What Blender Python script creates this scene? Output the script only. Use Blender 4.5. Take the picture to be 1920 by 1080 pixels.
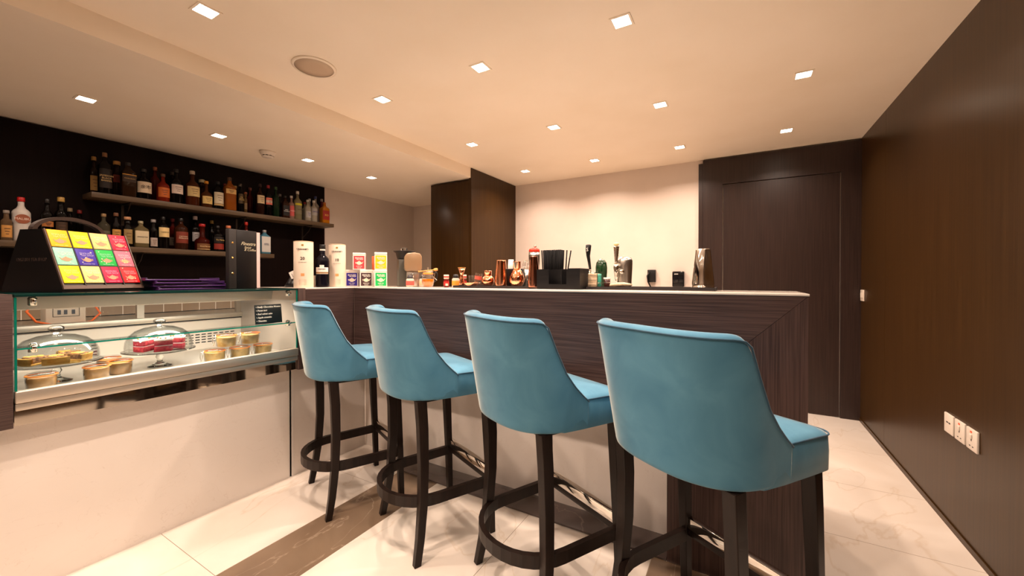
import bpy, bmesh, math, random
from mathutils import Matrix, Vector
random.seed(7)
PI = math.pi
for o in list(bpy.data.objects): bpy.data.objects.remove(o, do_unlink=True)
SC = bpy.context.scene
COL = SC.collection

# ------------------------------------------------------------------ camera, world, exposure
CAM_Z = 1.18
cam_d = bpy.data.cameras.new('camera'); cam = bpy.data.objects.new('camera', cam_d); COL.objects.link(cam)
cam_d.sensor_width = 36; cam_d.sensor_fit = 'HORIZONTAL'
cam_d.lens = 738.0/1920*36
cam_d.shift_x = 0; cam_d.shift_y = -12.0/1920
cam_d.clip_start = 0.05; cam_d.clip_end = 60
cam.location = (0, 0, CAM_Z)
cam.rotation_euler = (math.radians(90-0.4), 0, math.radians(30.11))
SC.camera = cam
w = bpy.data.worlds.new('world'); SC.world = w; w.use_nodes = True
w.node_tree.nodes['Background'].inputs[0].default_value = (1, .8, .62, 1)
w.node_tree.nodes['Background'].inputs[1].default_value = 0.05
vs = SC.view_settings
vs.view_transform = 'Standard'; vs.look = 'None'; vs.gamma = 1; vs.use_curve_mapping = False
vs.exposure = 0.0
LAMP_W = 10.3
LAMP_COL = (1.0, 0.768, 0.625)
CEIL, LOW = 2.346, 2.24

# ------------------------------------------------------------------ materials
def s2l(c):
    return tuple(((v/255)/12.92 if v/255 <= .04045 else ((v/255+.055)/1.055)**2.4) for v in c)
MATS = {}
def mat(name, rgb, rough=.5, metal=0, trans=0, coat=0, sheen=0, emit=0, ior=1.45, spec=.5, srgb=True, emcol=None):
    if name in MATS: return MATS[name]
    m = bpy.data.materials.new(name); m.use_nodes = True
    b = m.node_tree.nodes['Principled BSDF']
    c = s2l(rgb) if srgb else rgb
    b.inputs['Base Color'].default_value = (*c, 1)
    b.inputs['Roughness'].default_value = rough
    b.inputs['Metallic'].default_value = metal
    b.inputs['Transmission Weight'].default_value = trans
    b.inputs['Coat Weight'].default_value = coat
    b.inputs['Sheen Weight'].default_value = sheen
    b.inputs['IOR'].default_value = ior
    b.inputs['Specular IOR Level'].default_value = spec
    if emit:
        b.inputs['Emission Color'].default_value = (*(emcol or c), 1)
        b.inputs['Emission Strength'].default_value = emit
    MATS[name] = m
    return m
def nd(m, t, **kw):
    n = m.node_tree.nodes.new(t)
    for k, v in kw.items():
        if hasattr(n, k): setattr(n, k, v)
        else: n.inputs[k].default_value = v
    return n
def varied(m, c1, c2, scale=(1,1,1), nscale=5, detail=4, lo=.35, hi=.65, bump=0, rough=None, coord='Object', dist=0):
    """two-tone noise in the base colour, optional bump"""
    L = m.node_tree.links
    b = m.node_tree.nodes['Principled BSDF']
    tc = nd(m, 'ShaderNodeTexCoord'); mp = nd(m, 'ShaderNodeMapping')
    mp.inputs['Scale'].default_value = scale
    L.new(tc.outputs[coord], mp.inputs[0])
    n = nd(m, 'ShaderNodeTexNoise'); n.inputs['Scale'].default_value = nscale; n.inputs['Detail'].default_value = detail
    n.inputs['Distortion'].default_value = dist
    L.new(mp.outputs[0], n.inputs['Vector'])
    r = nd(m, 'ShaderNodeValToRGB')
    r.color_ramp.elements[0].position = lo; r.color_ramp.elements[0].color = (*s2l(c1), 1)
    r.color_ramp.elements[1].position = hi; r.color_ramp.elements[1].color = (*s2l(c2), 1)
    L.new(n.outputs[0], r.inputs[0]); L.new(r.outputs[0], b.inputs['Base Color'])
    if bump:
        bp = nd(m, 'ShaderNodeBump'); bp.inputs['Strength'].default_value = bump; bp.inputs['Distance'].default_value = .002
        L.new(n.outputs[0], bp.inputs['Height']); L.new(bp.outputs[0], b.inputs['Normal'])
    return m
def marble(name, c1, c2, vein, rough, vscale=1.3, vw=.012, coat=.35, vs_=.8):
    m = mat(name, c1, rough, coat=coat)
    m.node_tree.nodes['Principled BSDF'].inputs['Coat Roughness'].default_value = .06
    L = m.node_tree.links; b = m.node_tree.nodes['Principled BSDF']
    tc = nd(m, 'ShaderNodeTexCoord')
    n = nd(m, 'ShaderNodeTexNoise'); n.inputs['Scale'].default_value = 2.2; n.inputs['Detail'].default_value = 5; n.inputs['Distortion'].default_value = .6
    L.new(tc.outputs['Object'], n.inputs['Vector'])
    r = nd(m, 'ShaderNodeValToRGB'); r.color_ramp.elements[0].position = .3; r.color_ramp.elements[1].position = .7
    r.color_ramp.elements[0].color = (*s2l(c1), 1); r.color_ramp.elements[1].color = (*s2l(c2), 1)
    L.new(n.outputs[0], r.inputs[0])
    n2 = nd(m, 'ShaderNodeTexNoise'); n2.inputs['Scale'].default_value = vscale; n2.inputs['Detail'].default_value = 8; n2.inputs['Distortion'].default_value = 1.4
    mp = nd(m, 'ShaderNodeMapping'); mp.inputs['Scale'].default_value = (1.6, .7, 1); mp.inputs['Rotation'].default_value = (0, 0, .6)
    L.new(tc.outputs['Object'], mp.inputs[0]); L.new(mp.outputs[0], n2.inputs['Vector'])
    s = nd(m, 'ShaderNodeMath', operation='SUBTRACT'); s.inputs[1].default_value = .5; L.new(n2.outputs[0], s.inputs[0])
    a = nd(m, 'ShaderNodeMath', operation='ABSOLUTE'); L.new(s.outputs[0], a.inputs[0])
    mr = nd(m, 'ShaderNodeMapRange'); mr.inputs[1].default_value = 0; mr.inputs[2].default_value = vw; mr.inputs[3].default_value = vs_; mr.inputs[4].default_value = 0
    L.new(a.outputs[0], mr.inputs[0])
    mx = nd(m, 'ShaderNodeMix'); mx.data_type = 'RGBA'; mx.inputs[7].default_value = (*s2l(vein), 1)
    L.new(mr.outputs[0], mx.inputs[0]); L.new(r.outputs[0], mx.inputs[6]); L.new(mx.outputs[2], b.inputs['Base Color'])
    return m
M_CREAM = marble('cream_marble', (228,216,202), (240,231,220), (214,194,170), .14, .9, .008, vs_=.45)
M_BROWN = marble('brown_marble', (118,98,80), (142,120,98), (186,166,144), .15, .9, .005, vs_=.45)
M_GREYB = marble('dark_grey_marble', (78,66,62), (92,78,73), (120,105,98), .18, 1.1, .004)
M_GROUT = mat('grout', (150,132,112), .7)
M_WALL = varied(mat('white_paint', (224,210,198), .6), (221,207,195), (227,213,201), nscale=3)
M_CEIL = varied(mat('ceiling_paint', (250,235,214), .6), (248,233,211), (252,238,218), nscale=2)
M_WHITEP = marble('white_quartz', (240,231,222), (234,224,214), (196,180,164), .3, 6.5, .003, .1, vs_=.28)
M_WOODH = varied(mat('wood_veneer_horizontal', (70,54,50), .42), (54,38,34), (84,64,59), scale=(1.2,1.2,90), nscale=3, detail=6, bump=.25)
M_WOODV = varied(mat('wood_veneer_vertical', (70,54,50), .42), (54,38,34), (82,62,57), scale=(70,70,1.2), nscale=3, detail=6, bump=.25)
M_DOOR = varied(mat('dark_wenge', (56,40,34), .38), (38,25,21), (52,36,31), scale=(60,60,1.0), nscale=3, detail=5, bump=.15)
M_PANEL = varied(mat('dark_laminate', (66,44,26), .32), (52,33,11), (62,41,16), scale=(40,40,.8), nscale=2, detail=4, bump=.06)
M_PANEL.node_tree.nodes['Principled BSDF'].inputs['Specular IOR Level'].default_value = .25
M_BACKP = varied(mat('dark_back_panel', (42,24,21), .5), (15,5,4), (20,8,6), scale=(30,30,.8), nscale=2)
M_BACKP.node_tree.nodes['Principled BSDF'].inputs['Specular IOR Level'].default_value = .12
M_SHELF = varied(mat('shelf_veneer', (88,70,50), .45), (80,63,45), (96,77,56), scale=(8,2,50), nscale=2)
M_BRK = mat('bracket_metal', (60,50,42), .4, .5)
M_LEG = varied(mat('black_brown_wood', (38,27,23), .38, spec=.28), (26,18,14), (36,25,20), scale=(20,20,2), nscale=3)
M_STEEL = mat('brushed_steel', (205,200,192), .28, 1)
M_SATIN = mat('satin_aluminium', (205,195,180), .42, .85)
M_MIRROR = mat('polished_steel', (225,215,200), .05, 1)
M_CHROME = mat('chrome', (235,230,222), .06, 1)
M_TIN = mat('shaker_steel', (232,228,222), .1, 1)
M_COPPER = mat('copper', (250,178,140), .12, 1)
M_COPPERD = mat('antique_copper', (190,130,105), .14, 1)
M_BRASS = mat('brass', (240,190,110), .2, 1)
M_BLACK = mat('black_plastic', (18,17,18), .35)
M_BLACKM = mat('black_rubber', (34,28,28), .55)
M_DISP = mat('black_card', (13,11,12), .35)
M_DARKGREY = mat('dark_grey_plastic', (84,82,74), .4)
M_WHITE = mat('white_plastic', (225,214,200), .35)
M_PAPER = mat('white_paper', (238,230,222), .7)
M_CREAMC = mat('cream_card', (238,218,196), .6)
M_GLASS = mat('clear_glass', (250,252,250), .0, trans=1, ior=1.45)
def thin_glass(name, tint, base=.04, edge=.75):
    """thin walled glass: see-through with reflections that grow at grazing angles"""
    m = bpy.data.materials.new(name); m.use_nodes = True; N = m.node_tree.nodes; L = m.node_tree.links
    N.remove(N['Principled BSDF'])
    tr = N.new('ShaderNodeBsdfTransparent'); tr.inputs[0].default_value = (*tint, 1)
    gl = N.new('ShaderNodeBsdfGlossy'); gl.inputs['Roughness'].default_value = .02
    lw = N.new('ShaderNodeLayerWeight'); lw.inputs[0].default_value = .5
    p = N.new('ShaderNodeMath'); p.operation = 'POWER'; p.inputs[1].default_value = 4
    k = N.new('ShaderNodeMath'); k.operation = 'MULTIPLY_ADD'; k.inputs[1].default_value = edge; k.inputs[2].default_value = base
    mx = N.new('ShaderNodeMixShader')
    L.new(lw.outputs['Facing'], p.inputs[0]); L.new(p.outputs[0], k.inputs[0]); L.new(k.outputs[0], mx.inputs[0])
    L.new(tr.outputs[0], mx.inputs[1]); L.new(gl.outputs[0], mx.inputs[2]); L.new(mx.outputs[0], N['Material Output'].inputs[0])
    return m
M_THIN = thin_glass('pane_glass', (.965, .985, .975), .03, .6)
M_VESSEL = thin_glass('vessel_glass', (.95, .96, .955), .06, .85)
M_GEDGE = mat('green_glass_edge', (20,140,120), .12, trans=.35, ior=1.3)
M_GTOP = mat('dark_glass_top', (12,46,42), .08)
M_EMIT = mat('lamp_diffuser', (255,240,220), .5, emit=28, emcol=(1,.86,.7))
M_CASEL = mat('case_light_tube', (255,244,226), .5, emit=5.5, emcol=(1,.9,.78))
M_GOLD = mat('gold_print', (214,170,90), .35, .6)
M_INK = mat('ink', (40,32,30), .6)
M_WINK = mat('white_print', (235,228,220), .6)
def fabric():
    m = mat('teal_velvet', (56,122,158), .8, sheen=.8)
    m.node_tree.nodes['Principled BSDF'].inputs['Sheen Tint'].default_value = (1.0, .97, .82, 1)
    m.node_tree.nodes['Principled BSDF'].inputs['Sheen Roughness'].default_value = .3
    varied(m, (66,124,154), (84,142,170), nscale=7, detail=5, lo=.3, hi=.7, dist=.8)
    L = m.node_tree.links
    tc = nd(m, 'ShaderNodeTexCoord'); n = nd(m, 'ShaderNodeTexNoise'); n.inputs['Scale'].default_value = 600
    L.new(tc.outputs['Object'], n.inputs['Vector'])
    bp = nd(m, 'ShaderNodeBump'); bp.inputs['Strength'].default_value = .12; bp.inputs['Distance'].default_value = .001
    L.new(n.outputs[0], bp.inputs['Height']); L.new(bp.outputs[0], m.node_tree.nodes['Principled BSDF'].inputs['Normal'])
    return m
M_FAB = fabric()
M_PIPE = mat('teal_piping', (28,76,100), .7, sheen=.2)
def flat(rgb, rough=.5): return mat('c_%d_%d_%d' % rgb, rgb, rough)
def liquid(rgb): return mat('g_%d_%d_%d' % rgb, rgb, .07, spec=.4 if sum(rgb) > 240 else .16)
def wave_bands(m, scale, strength, direction='Z'):
    L = m.node_tree.links
    tc = nd(m, 'ShaderNodeTexCoord'); wv = nd(m, 'ShaderNodeTexWave'); wv.bands_direction = direction; wv.inputs['Scale'].default_value = scale
    L.new(tc.outputs['Object'], wv.inputs['Vector'])
    bp = nd(m, 'ShaderNodeBump'); bp.inputs['Strength'].default_value = strength; bp.inputs['Distance'].default_value = .002
    L.new(wv.outputs[0], bp.inputs['Height']); L.new(bp.outputs[0], m.node_tree.nodes['Principled BSDF'].inputs['Normal'])

# ------------------------------------------------------------------ mesh building
def frame(loc, ex, ey):
    """matrix whose local x, y run along ex, ey; z is their cross product"""
    ex = Vector(ex).normalized(); ey = Vector(ey).normalized(); ez = ex.cross(ey)
    m = Matrix.Identity(4)
    for i in range(3):
        m[i][0] = ex[i]; m[i][1] = ey[i]; m[i][2] = ez[i]; m[i][3] = loc[i]
    return m
_font_cache = {}
class B:
    def __init__(s): s.bm = bmesh.new(); s.mats = []; s.M = Matrix.Identity(4)
    def mi(s, m):
        if m not in s.mats: s.mats.append(m)
        return s.mats.index(m)
    def _fin(s, verts, faces, m, smooth, M=None):
        T = s.M @ M if M is not None else s.M
        for v in verts: v.co = T @ v.co
        i = s.mi(m)
        for f in faces: f.material_index = i; f.smooth = smooth
    def box(s, x0, x1, y0, y1, z0, z1, m, bev=0, M=None, seg=2):
        b = bmesh.new()
        vs_ = [b.verts.new((x, y, z)) for x in (x0, x1) for y in (y0, y1) for z in (z0, z1)]
        for q in ((0,1,3,2), (4,6,7,5), (0,4,5,1), (2,3,7,6), (0,2,6,4), (1,5,7,3)): b.faces.new([vs_[k] for k in q])
        bmesh.ops.recalc_face_normals(b, faces=b.faces)
        if bev: bmesh.ops.bevel(b, geom=list(b.edges), offset=bev, segments=seg, profile=.5, affect='EDGES')
        s._merge(b, m, bool(bev), M)
    def _merge(s, b, m, smooth, M=None, keep=False):
        T = s.M @ M if M is not None else s.M
        i = s.mi(m) if not keep else 0
        mp = {v: s.bm.verts.new(T @ v.co) for v in b.verts}
        for f in b.faces:
            try: nf = s.bm.faces.new([mp[v] for v in f.verts])
            except ValueError: continue
            nf.material_index = i; nf.smooth = smooth
        b.free()
    def lathe(s, prof, m, n=28, c=(0,0,0), sx=1, sy=1, ex=2.0, smooth=True, a0=0, a1=2*PI, M=None, cap=True):
        full = abs(a1-a0-2*PI) < 1e-6
        N = n if full else n+1
        rings = []
        for r, z in prof:
            ring = []
            for k in range(N):
                a = a0+(a1-a0)*k/n
                ca, sa = math.cos(a), math.sin(a)
                e = 2.0/ex
                x = math.copysign(abs(ca)**e, ca)*r*sx; y = math.copysign(abs(sa)**e, sa)*r*sy
                ring.append(s.bm.verts.new((c[0]+x, c[1]+y, c[2]+z)))
            rings.append(ring)
        fs = []
        for i in range(len(rings)-1):
            for k in range(n):
                k2 = (k+1) % N if full else k+1
                fs.append(s.bm.faces.new((rings[i][k], rings[i][k2], rings[i+1][k2], rings[i+1][k])))
        if full and cap:
            for ring, rev in ((rings[0], True), (rings[-1], False)):
                fs.append(s.bm.faces.new(ring[::-1] if rev else ring))
        s._fin([v for r in rings for v in r], fs, m, smooth, M)
    def tube(s, pts, r, m, n=8, closed=False, M=None, flatz=None):
        P = [Vector(p) for p in pts]; K = len(P)
        rs = r if isinstance(r, (list, tuple)) else [r]*K
        rings = []
        up = Vector((0, 0, 1))
        prev = None
        for i in range(K):
            if closed: t = P[(i+1) % K]-P[i-1]
            else: t = P[min(i+1, K-1)]-P[max(i-1, 0)]
            t.normalize()
            if prev is None:
                u = up if abs(t.dot(up)) < .95 else Vector((1, 0, 0))
                a = t.cross(u).normalized()
            else:
                a = (prev-t*prev.dot(t)).normalized()
            prev = a; bb = t.cross(a).normalized()
            rings.append([s.bm.verts.new(P[i]+(a*math.cos(2*PI*k/n)+bb*math.sin(2*PI*k/n))*rs[i]) for k in range(n)])
        fs = []
        for i in range(K if closed else K-1):
            A, Bq = rings[i], rings[(i+1) % K]
            for k in range(n): fs.append(s.bm.faces.new((A[k], A[(k+1) % n], Bq[(k+1) % n], Bq[k])))
        if not closed:
            fs.append(s.bm.faces.new(rings[0][::-1])); fs.append(s.bm.faces.new(rings[-1]))
        s._fin([v for r_ in rings for v in r_], fs, m, True, M)
    def prism(s, pts, z0, z1, m, M=None, bev=0, smooth=False):
        b = bmesh.new()
        lo = [b.verts.new((x, y, z0)) for x, y in pts]; hi = [b.verts.new((x, y, z1)) for x, y in pts]
        b.faces.new(lo[::-1]); b.faces.new(hi); K = len(pts)
        for k in range(K): b.faces.new((lo[k], lo[(k+1) % K], hi[(k+1) % K], hi[k]))
        bmesh.ops.recalc_face_normals(b, faces=b.faces)
        if bev: bmesh.ops.bevel(b, geom=list(b.edges), offset=bev, segments=2, profile=.5, affect='EDGES')
        s._merge(b, m, bool(bev) or smooth, M)
    def grid(s, rows, m, closed=False, smooth=True, M=None, caps=False):
        R = [[s.bm.verts.new(p) for p in r] for r in rows]; fs = []
        K = len(R[0])
        for i in range(len(R)-1):
            for k in range(K if closed else K-1):
                fs.append(s.bm.faces.new((R[i][k], R[i][(k+1) % K], R[i+1][(k+1) % K], R[i+1][k])))
        if caps: fs.append(s.bm.faces.new(R[0][::-1])); fs.append(s.bm.faces.new(R[-1]))
        s._fin([v for r in R for v in r], fs, m, smooth, M)
    def sphere(s, c, r, m, sx=1, sy=1, sz=1, n=16):
        prof = [(r*math.sin(PI*k/n), -r*math.cos(PI*k/n)*sz) for k in range(1, n)]
        s.lathe(prof, m, n=max(10, n), c=c, sx=sx, sy=sy)
    def text(s, body, size, m, M, align='CENTER', shear=0, ext=.0004, bold=0, space=1):
        cu = bpy.data.curves.new('t', 'FONT'); cu.body = body; cu.size = size; cu.align_x = align; cu.align_y = 'CENTER'
        cu.shear = shear; cu.extrude = ext; cu.offset = bold; cu.resolution_u = 2; cu.space_character = space
        ob = bpy.data.objects.new('t', cu); COL.objects.link(ob)
        dg = bpy.context.evaluated_depsgraph_get()
        me = bpy.data.meshes.new_from_object(ob.evaluated_get(dg))
        b = bmesh.new(); b.from_mesh(me)
        bpy.data.objects.remove(ob); bpy.data.curves.remove(cu); bpy.data.meshes.remove(me)
        s._merge(b, m, False, M)
    def build(s, name, parent=None, subsurf=0, norm=True):
        me = bpy.data.meshes.new(name)
        if norm: bmesh.ops.recalc_face_normals(s.bm, faces=s.bm.faces)
        s.bm.to_mesh(me); s.bm.free()
        for m in s.mats: me.materials.append(m)
        o = bpy.data.objects.new(name, me); COL.objects.link(o)
        if parent: o.parent = parent
        if subsurf:
            sb = o.modifiers.new('subd', 'SUBSURF'); sb.levels = subsurf; sb.render_levels = subsurf
        return o
def thing(name, label, cat, loc=(0,0,0), rotz=0, group=None):
    o = bpy.data.objects.new(name, None); COL.objects.link(o); o.empty_display_size = .05
    o.location = loc; o.rotation_euler = (0, 0, rotz); o['label'] = label; o['category'] = cat
    if group: o['group'] = group
    return o
def tag(o, label, cat, group=None):
    o['label'] = label; o['category'] = cat
    if group: o['group'] = group
    return o
def struct(o): o['kind'] = 'structure'; return o
def at(o, loc, rz=0): o.location = loc; o.rotation_euler = (0, 0, rz); return o
def copy_tree(o, parent=None):
    c = o.copy(); COL.objects.link(c); c.parent = parent
    for ch in list(o.children):
        copy_tree(ch, c)
    return c

# ------------------------------------------------------------------ the room
def room():
    # floor: cream tiles, two brown inlaid stripes, joints as narrow strips of grout
    b = B()
    g = .0012
    def cells(x0, x1, ys, m):
        y_prev = -3.0
        for y in list(ys)+[4.3]:
            b.box(x0+g, x1-g, y_prev+g, y-g, -.02, 0, m); y_prev = y
    b.box(-4.17, .86, -3.0, 4.3, -.06, -.0006, M_GROUT)
    cells(-4.17, -3.0, [-1.0, .2, 1.4, 2.6, 3.8], M_CREAM)
    cells(-3.0, -1.8, [-1.65, -.85, -.05, .754, 1.555, 2.36, 3.2], M_CREAM)
    cells(-1.8, -1.51, [-.6, .6, 1.8, 3.0], M_BROWN)
    cells(-1.51, -.912, [-1.2, 0, 1.2+.9, 3.2], M_CREAM)
    cells(-.912, -.32, [-.7, .5, 1.9, 3.1], M_CREAM)
    cells(-.32, -.03, [-.6, .6, 1.737, 2.9], M_BROWN)
    cells(-.03, .86, [-.69, -.09, .51, 1.11, 1.71, 2.311, 2.911, 3.51], M_CREAM)
    struct(b.build('floor'))
    b = B()
    b.box(-2.448, .86+.1, -3.0, 4.4, CEIL, CEIL+.1, M_CEIL)
    b.box(-4.27, -2.448, -3.0, 4.4, LOW, CEIL+.1, M_CEIL)
    struct(b.build('ceiling'))
    b = B(); b.box(-4.27, .96, 4.30, 4.4, 0, CEIL, M_WALL); struct(b.build('wall_back'))
    b = B(); b.box(-4.27, .96, -3.1, -3.0, 0, CEIL, M_WALL); struct(b.build('wall_front'))
    b = B(); b.box(-4.27, -4.17, -3.0, 4.30, 0, LOW, M_WALL); struct(b.build('wall_left'))
    b = B(); b.box(-4.17, -4.155, -3.0, 2.851, 0, LOW-.006, M_BACKP); struct(b.build('trim_1'))
    b = B(); b.box(-4.1548, -4.148, -3.0, 2.10, .905, 1.10, mat('splashback_tile', (150,128,108), .25))
    for k in range(40): b.box(-4.1485, -4.1472, -3.0+k*.125, -2.996+k*.125, .905, 1.10, M_PAPER)
    for z in (.97, 1.035): b.box(-4.1485, -4.1472, -3.0, 2.10, z, z+.003, M_PAPER)
    struct(b.build('trim_3'))
    b = B()
    ys = [-3.0, .4, 3.65, 4.27]
    for a, c in zip(ys[:-1], ys[1:]): b.box(.866, .96, a+.001, c-.001, .028, CEIL, M_PANEL)
    b.box(.872, .95, -3.0, 4.3, 0, CEIL, M_BLACKM)
    struct(b.build('wall_right'))
    b = B(); b.box(.860, .872, -3.0, 4.27, 0, .026, M_PANEL); struct(b.build('baseboard_right'))
    # dark panelling around the door, the leaf and its reveal
    b = B()
    b.box(-.320, -.150, 4.27, 4.30, 0, CEIL-.012, M_DOOR)
    b.box(-.358, -.322, 4.275, 4.30, 0, CEIL-.04, M_DOOR)
    b.box(.736, .866, 4.27, 4.30, 0, CEIL-.012, M_DOOR)
    b.box(-.150, .736, 4.27, 4.30, 2.086, CEIL-.012, M_DOOR)
    struct(b.build('trim_2'))
    b = B(); b.box(-.142, .729, 4.282, 4.30, .006, 2.080, M_DOOR); struct(b.build('door_1'))
room()

def downlight(x, y, z, label, power=1.0):
    t = thing('ceiling_downlight', label, 'ceiling light', (x, y, z), 0, 'recessed square downlights')
    h, o = .036, .046
    b = B()
    for q in ((-o, o, -o, -h), (-o, o, h, o), (-o, -h, -h, h), (h, o, -h, h)): b.box(q[0], q[1], q[2], q[3], -.004, .0, M_CEIL)
    b.build('frame', t)
    b = B(); b.box(-h, h, -h, h, -.0025, -.0005, M_EMIT); b.build('diffuser', t)
    ld = bpy.data.lights.new('lamp', 'AREA'); ld.shape = 'SQUARE'; ld.size = .06; ld.energy = LAMP_W*power; ld.color = LAMP_COL
    ld.spread = math.radians(140)
    lo = bpy.data.objects.new('lamp', ld); COL.objects.link(lo); lo.location = (0, 0, -.006); lo.parent = t
    return t
GX = [-2.015, -1.243, -.468, .309]; GY = [-1.15, -.15, .82, 1.797, 2.785, 3.762]
colname = ['nearest the ceiling step', 'second from the ceiling step', 'third from the ceiling step', 'nearest the dark right wall']
rowname = {-1.15: 'far behind the camera', -.15: 'behind the camera', .82: 'in the row over the near floor', 1.797: 'in the row over the bar front', 2.785: 'in the row behind the bar', 3.762: 'in the last row before the back wall'}
for i, x in enumerate(GX):
    for y in GY:
        downlight(x, y, CEIL, 'square recessed downlight, %s, %s' % (colname[i], rowname[y]), ((.4 if y < 2 else .7) if i == 3 else 1.0)*(.55 if y < 0 else 1.0))
for y, s_ in ((-1.3, 'out of view at the near end'), (-.6, 'out of view near the camera'), (.06, 'just out of view'), (.754, 'closest to the left edge of the view'), (1.438, 'between the smoke detector and the left edge'), (2.13, 'just past the smoke detector'), (2.83, 'farthest, near the white side wall')):
    downlight(-3.34, y, LOW, 'square recessed downlight in the lowered ceiling, %s' % s_, .34)

def ceiling_speaker():
    t = thing('ceiling_speaker', 'round flush ceiling speaker with a beige grille', 'speaker', (-2.03, 1.334, CEIL))
    b = B(); b.lathe([(.098, 0), (.112, -.001), (.112, -.006), (.098, -.008)], M_CEIL, n=48, cap=False); b.build('rim', t)
    m = mat('speaker_grille', (200,176,150), .6)
    b = B(); b.lathe([(.099, -.001), (.099, -.006), (.05, -.0075), (.001, -.008)], m, n=48); b.build('grille', t)
ceiling_speaker()
def smoke_detector():
    t = thing('smoke_detector', 'white domed smoke detector on the lowered ceiling', 'smoke detector', (-3.412, 1.824, LOW))
    b = B(); b.lathe([(.06, 0), (.06, -.012), (.056, -.016), (.05, -.03), (.046, -.034)], M_WHITE, n=32); b.build('base', t)
    b = B(); b.lathe([(.042, -.034), (.042, -.04)], M_BLACK, n=32)
    for k in range(10):
        a = 2*PI*k/10; b.box(-.004, .004, .040, .046, -.041, -.033, M_WHITE, M=Matrix.Rotation(a, 4, 'Z'))
    b.build('vent', t)
    b = B(); b.lathe([(.046, -.04), (.044, -.045), (.03, -.05), (.001, -.051)], M_WHITE, n=32); b.build('cap', t)
smoke_detector()

# ------------------------------------------------------------------ tall dark cabinet
def tall_cabinet():
    t = thing('tall_cabinet', 'tall dark brown cabinet reaching the ceiling beside the white back wall', 'cabinet', (-2.73, 3.83, 0))
    b = B(); b.M = Matrix.Translation((2.73, -3.83, 0))
    b.box(-3.012, -2.452, 3.378, 4.30, 0, LOW-.012, M_PANEL)
    b.build('carcass', t)
    b = B(); b.M = Matrix.Translation((2.73, -3.83, 0))
    b.box(-2.470, -2.440, 3.358, 4.296, 0, CEIL-.004, M_PANEL)
    b.build('side_panel', t)
    b = B(); b.M = Matrix.Translation((2.73, -3.83, 0))
    b.box(-2.990, -2.472, 3.360, 3.377, .06, LOW-.03, M_PANEL, bev=.001)
    b.build('door', t)
tall_cabinet()

# ------------------------------------------------------------------ bar counter
TOP = 1.126
def bar_counter():
    t = thing('bar_counter', 'dark wood veneered bar counter with a mitred end leg and white lower panels', 'bar counter')
    XZ = lambda y: frame((0, y, 0), (1, 0, 0), (0, 0, 1))     # local x,y -> world x,z; +z -> -y
    b = B(); g = .0008
    b.prism([(-2.22, .655), (-.262-g, .655), (.21-g, TOP-.0085), (-2.22, TOP-.0085)], 0, .02, M_WOODH, M=XZ(1.757))
    b.build('front_fascia', t)
    b = B()
    b.prism([(-.262+g, 0.004), (.21, 0.004), (.21, TOP-.0085-g), (-.262+g, .655-g)], 0, .02, M_WOODV, M=XZ(1.757))
    b.box(.190, .21, 1.758, 2.10, .004, TOP-.0085, M_WOODV)
    b.box(-.262, -.242, 1.758, 1.93, .004, .655, M_WOODV)
    b.build('end_leg', t)
    b = B()
    b.box(-2.312, -.264, 1.90, 1.93, 0.0, .655, M_WHITEP)
    b.build('lower_panel', t)
    b = B(); b.box(-2.24, -.262, 1.757, 1.93, .656, .672, M_WOODH); b.build('soffit', t)
    b = B(); b.box(-1.80, -.264, 1.739, 1.899, .0005, .010, M_GREYB, bev=.001); b.build('plinth', t)
    b = B(); b.box(-.318, .205, 1.7335, 1.7375, .0005, .004, M_CHROME); b.build('edge_strip', t)
    b = B()
    b.box(-2.30, .19, 2.08, 2.10, .0, TOP-.009, M_WHITEP)
    b.box(-1.95, .21, 2.10, 2.62, .86, .90, M_STEEL)
    b.box(-1.95, .19, 2.12, 2.60, .0, .86, M_WHITEP)
    b.build('work_side', t)
    return t
def service_counter():
    t = thing('service_counter', 'low white fronted counter with dark cheeks that holds the display case', 'counter')
    b = B(); b.box(-2.245, -2.2205, 1.398, 1.737, .657, TOP-.0085, M_WOODH); b.build('side_fascia', t)
    b = B(); b.box(-2.245, -2.216, 1.353, 1.396, .652, TOP-.001, M_WOODV, bev=.0008); b.build('end_cheek', t)
    b = B(); b.box(-2.245, -2.216, -1.20, .316, .652, TOP-.001, M_WOODH, bev=.0008); b.build('end_cheek', t)
    b = B(); b.box(-2.345, -2.315, 1.366, 1.90, 0.0, .655, M_WHITEP); b.build('lower_panel', t)
    b = B(); b.box(-2.345, -2.315, -1.20, 1.356, 0.0, .651, M_WHITEP); b.build('lower_panel', t)
    b = B(); b.box(-2.86, -2.346, -1.20, .312, .0, TOP-.001, M_WOODH); b.box(-2.345, -2.246, -1.2, .312, .654, TOP-.001, M_WOODH)
    b.box(-2.72, -2.70, 1.40, 2.07, 0, TOP-.009, M_WOODV); b.build('carcass', t)
    b = B(); b.box(-2.335, -2.322, 1.356, 1.366, 0, .65, M_BLACK)
    b.box(-2.345, -2.312, 1.366, 1.378, 0, .65, M_PAPER); b.build('panel_joint', t)
    b = B(); b.box(-2.345, -2.246, 1.398, 1.90, .656, .672, M_WOODH); b.build('soffit', t)
service_counter()
bar_counter()
b = B()
b.prism([(-2.2225, 1.398), (-2.2225, 1.734), (.213, 1.734), (.213, 2.125), (-2.74, 2.125), (-2.74, 1.398)], TOP-.008, TOP, M_CREAM, bev=.001)
tag(b.build('bar_worktop'), 'thin cream stone worktop running along the top of the bar', 'worktop')

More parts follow.
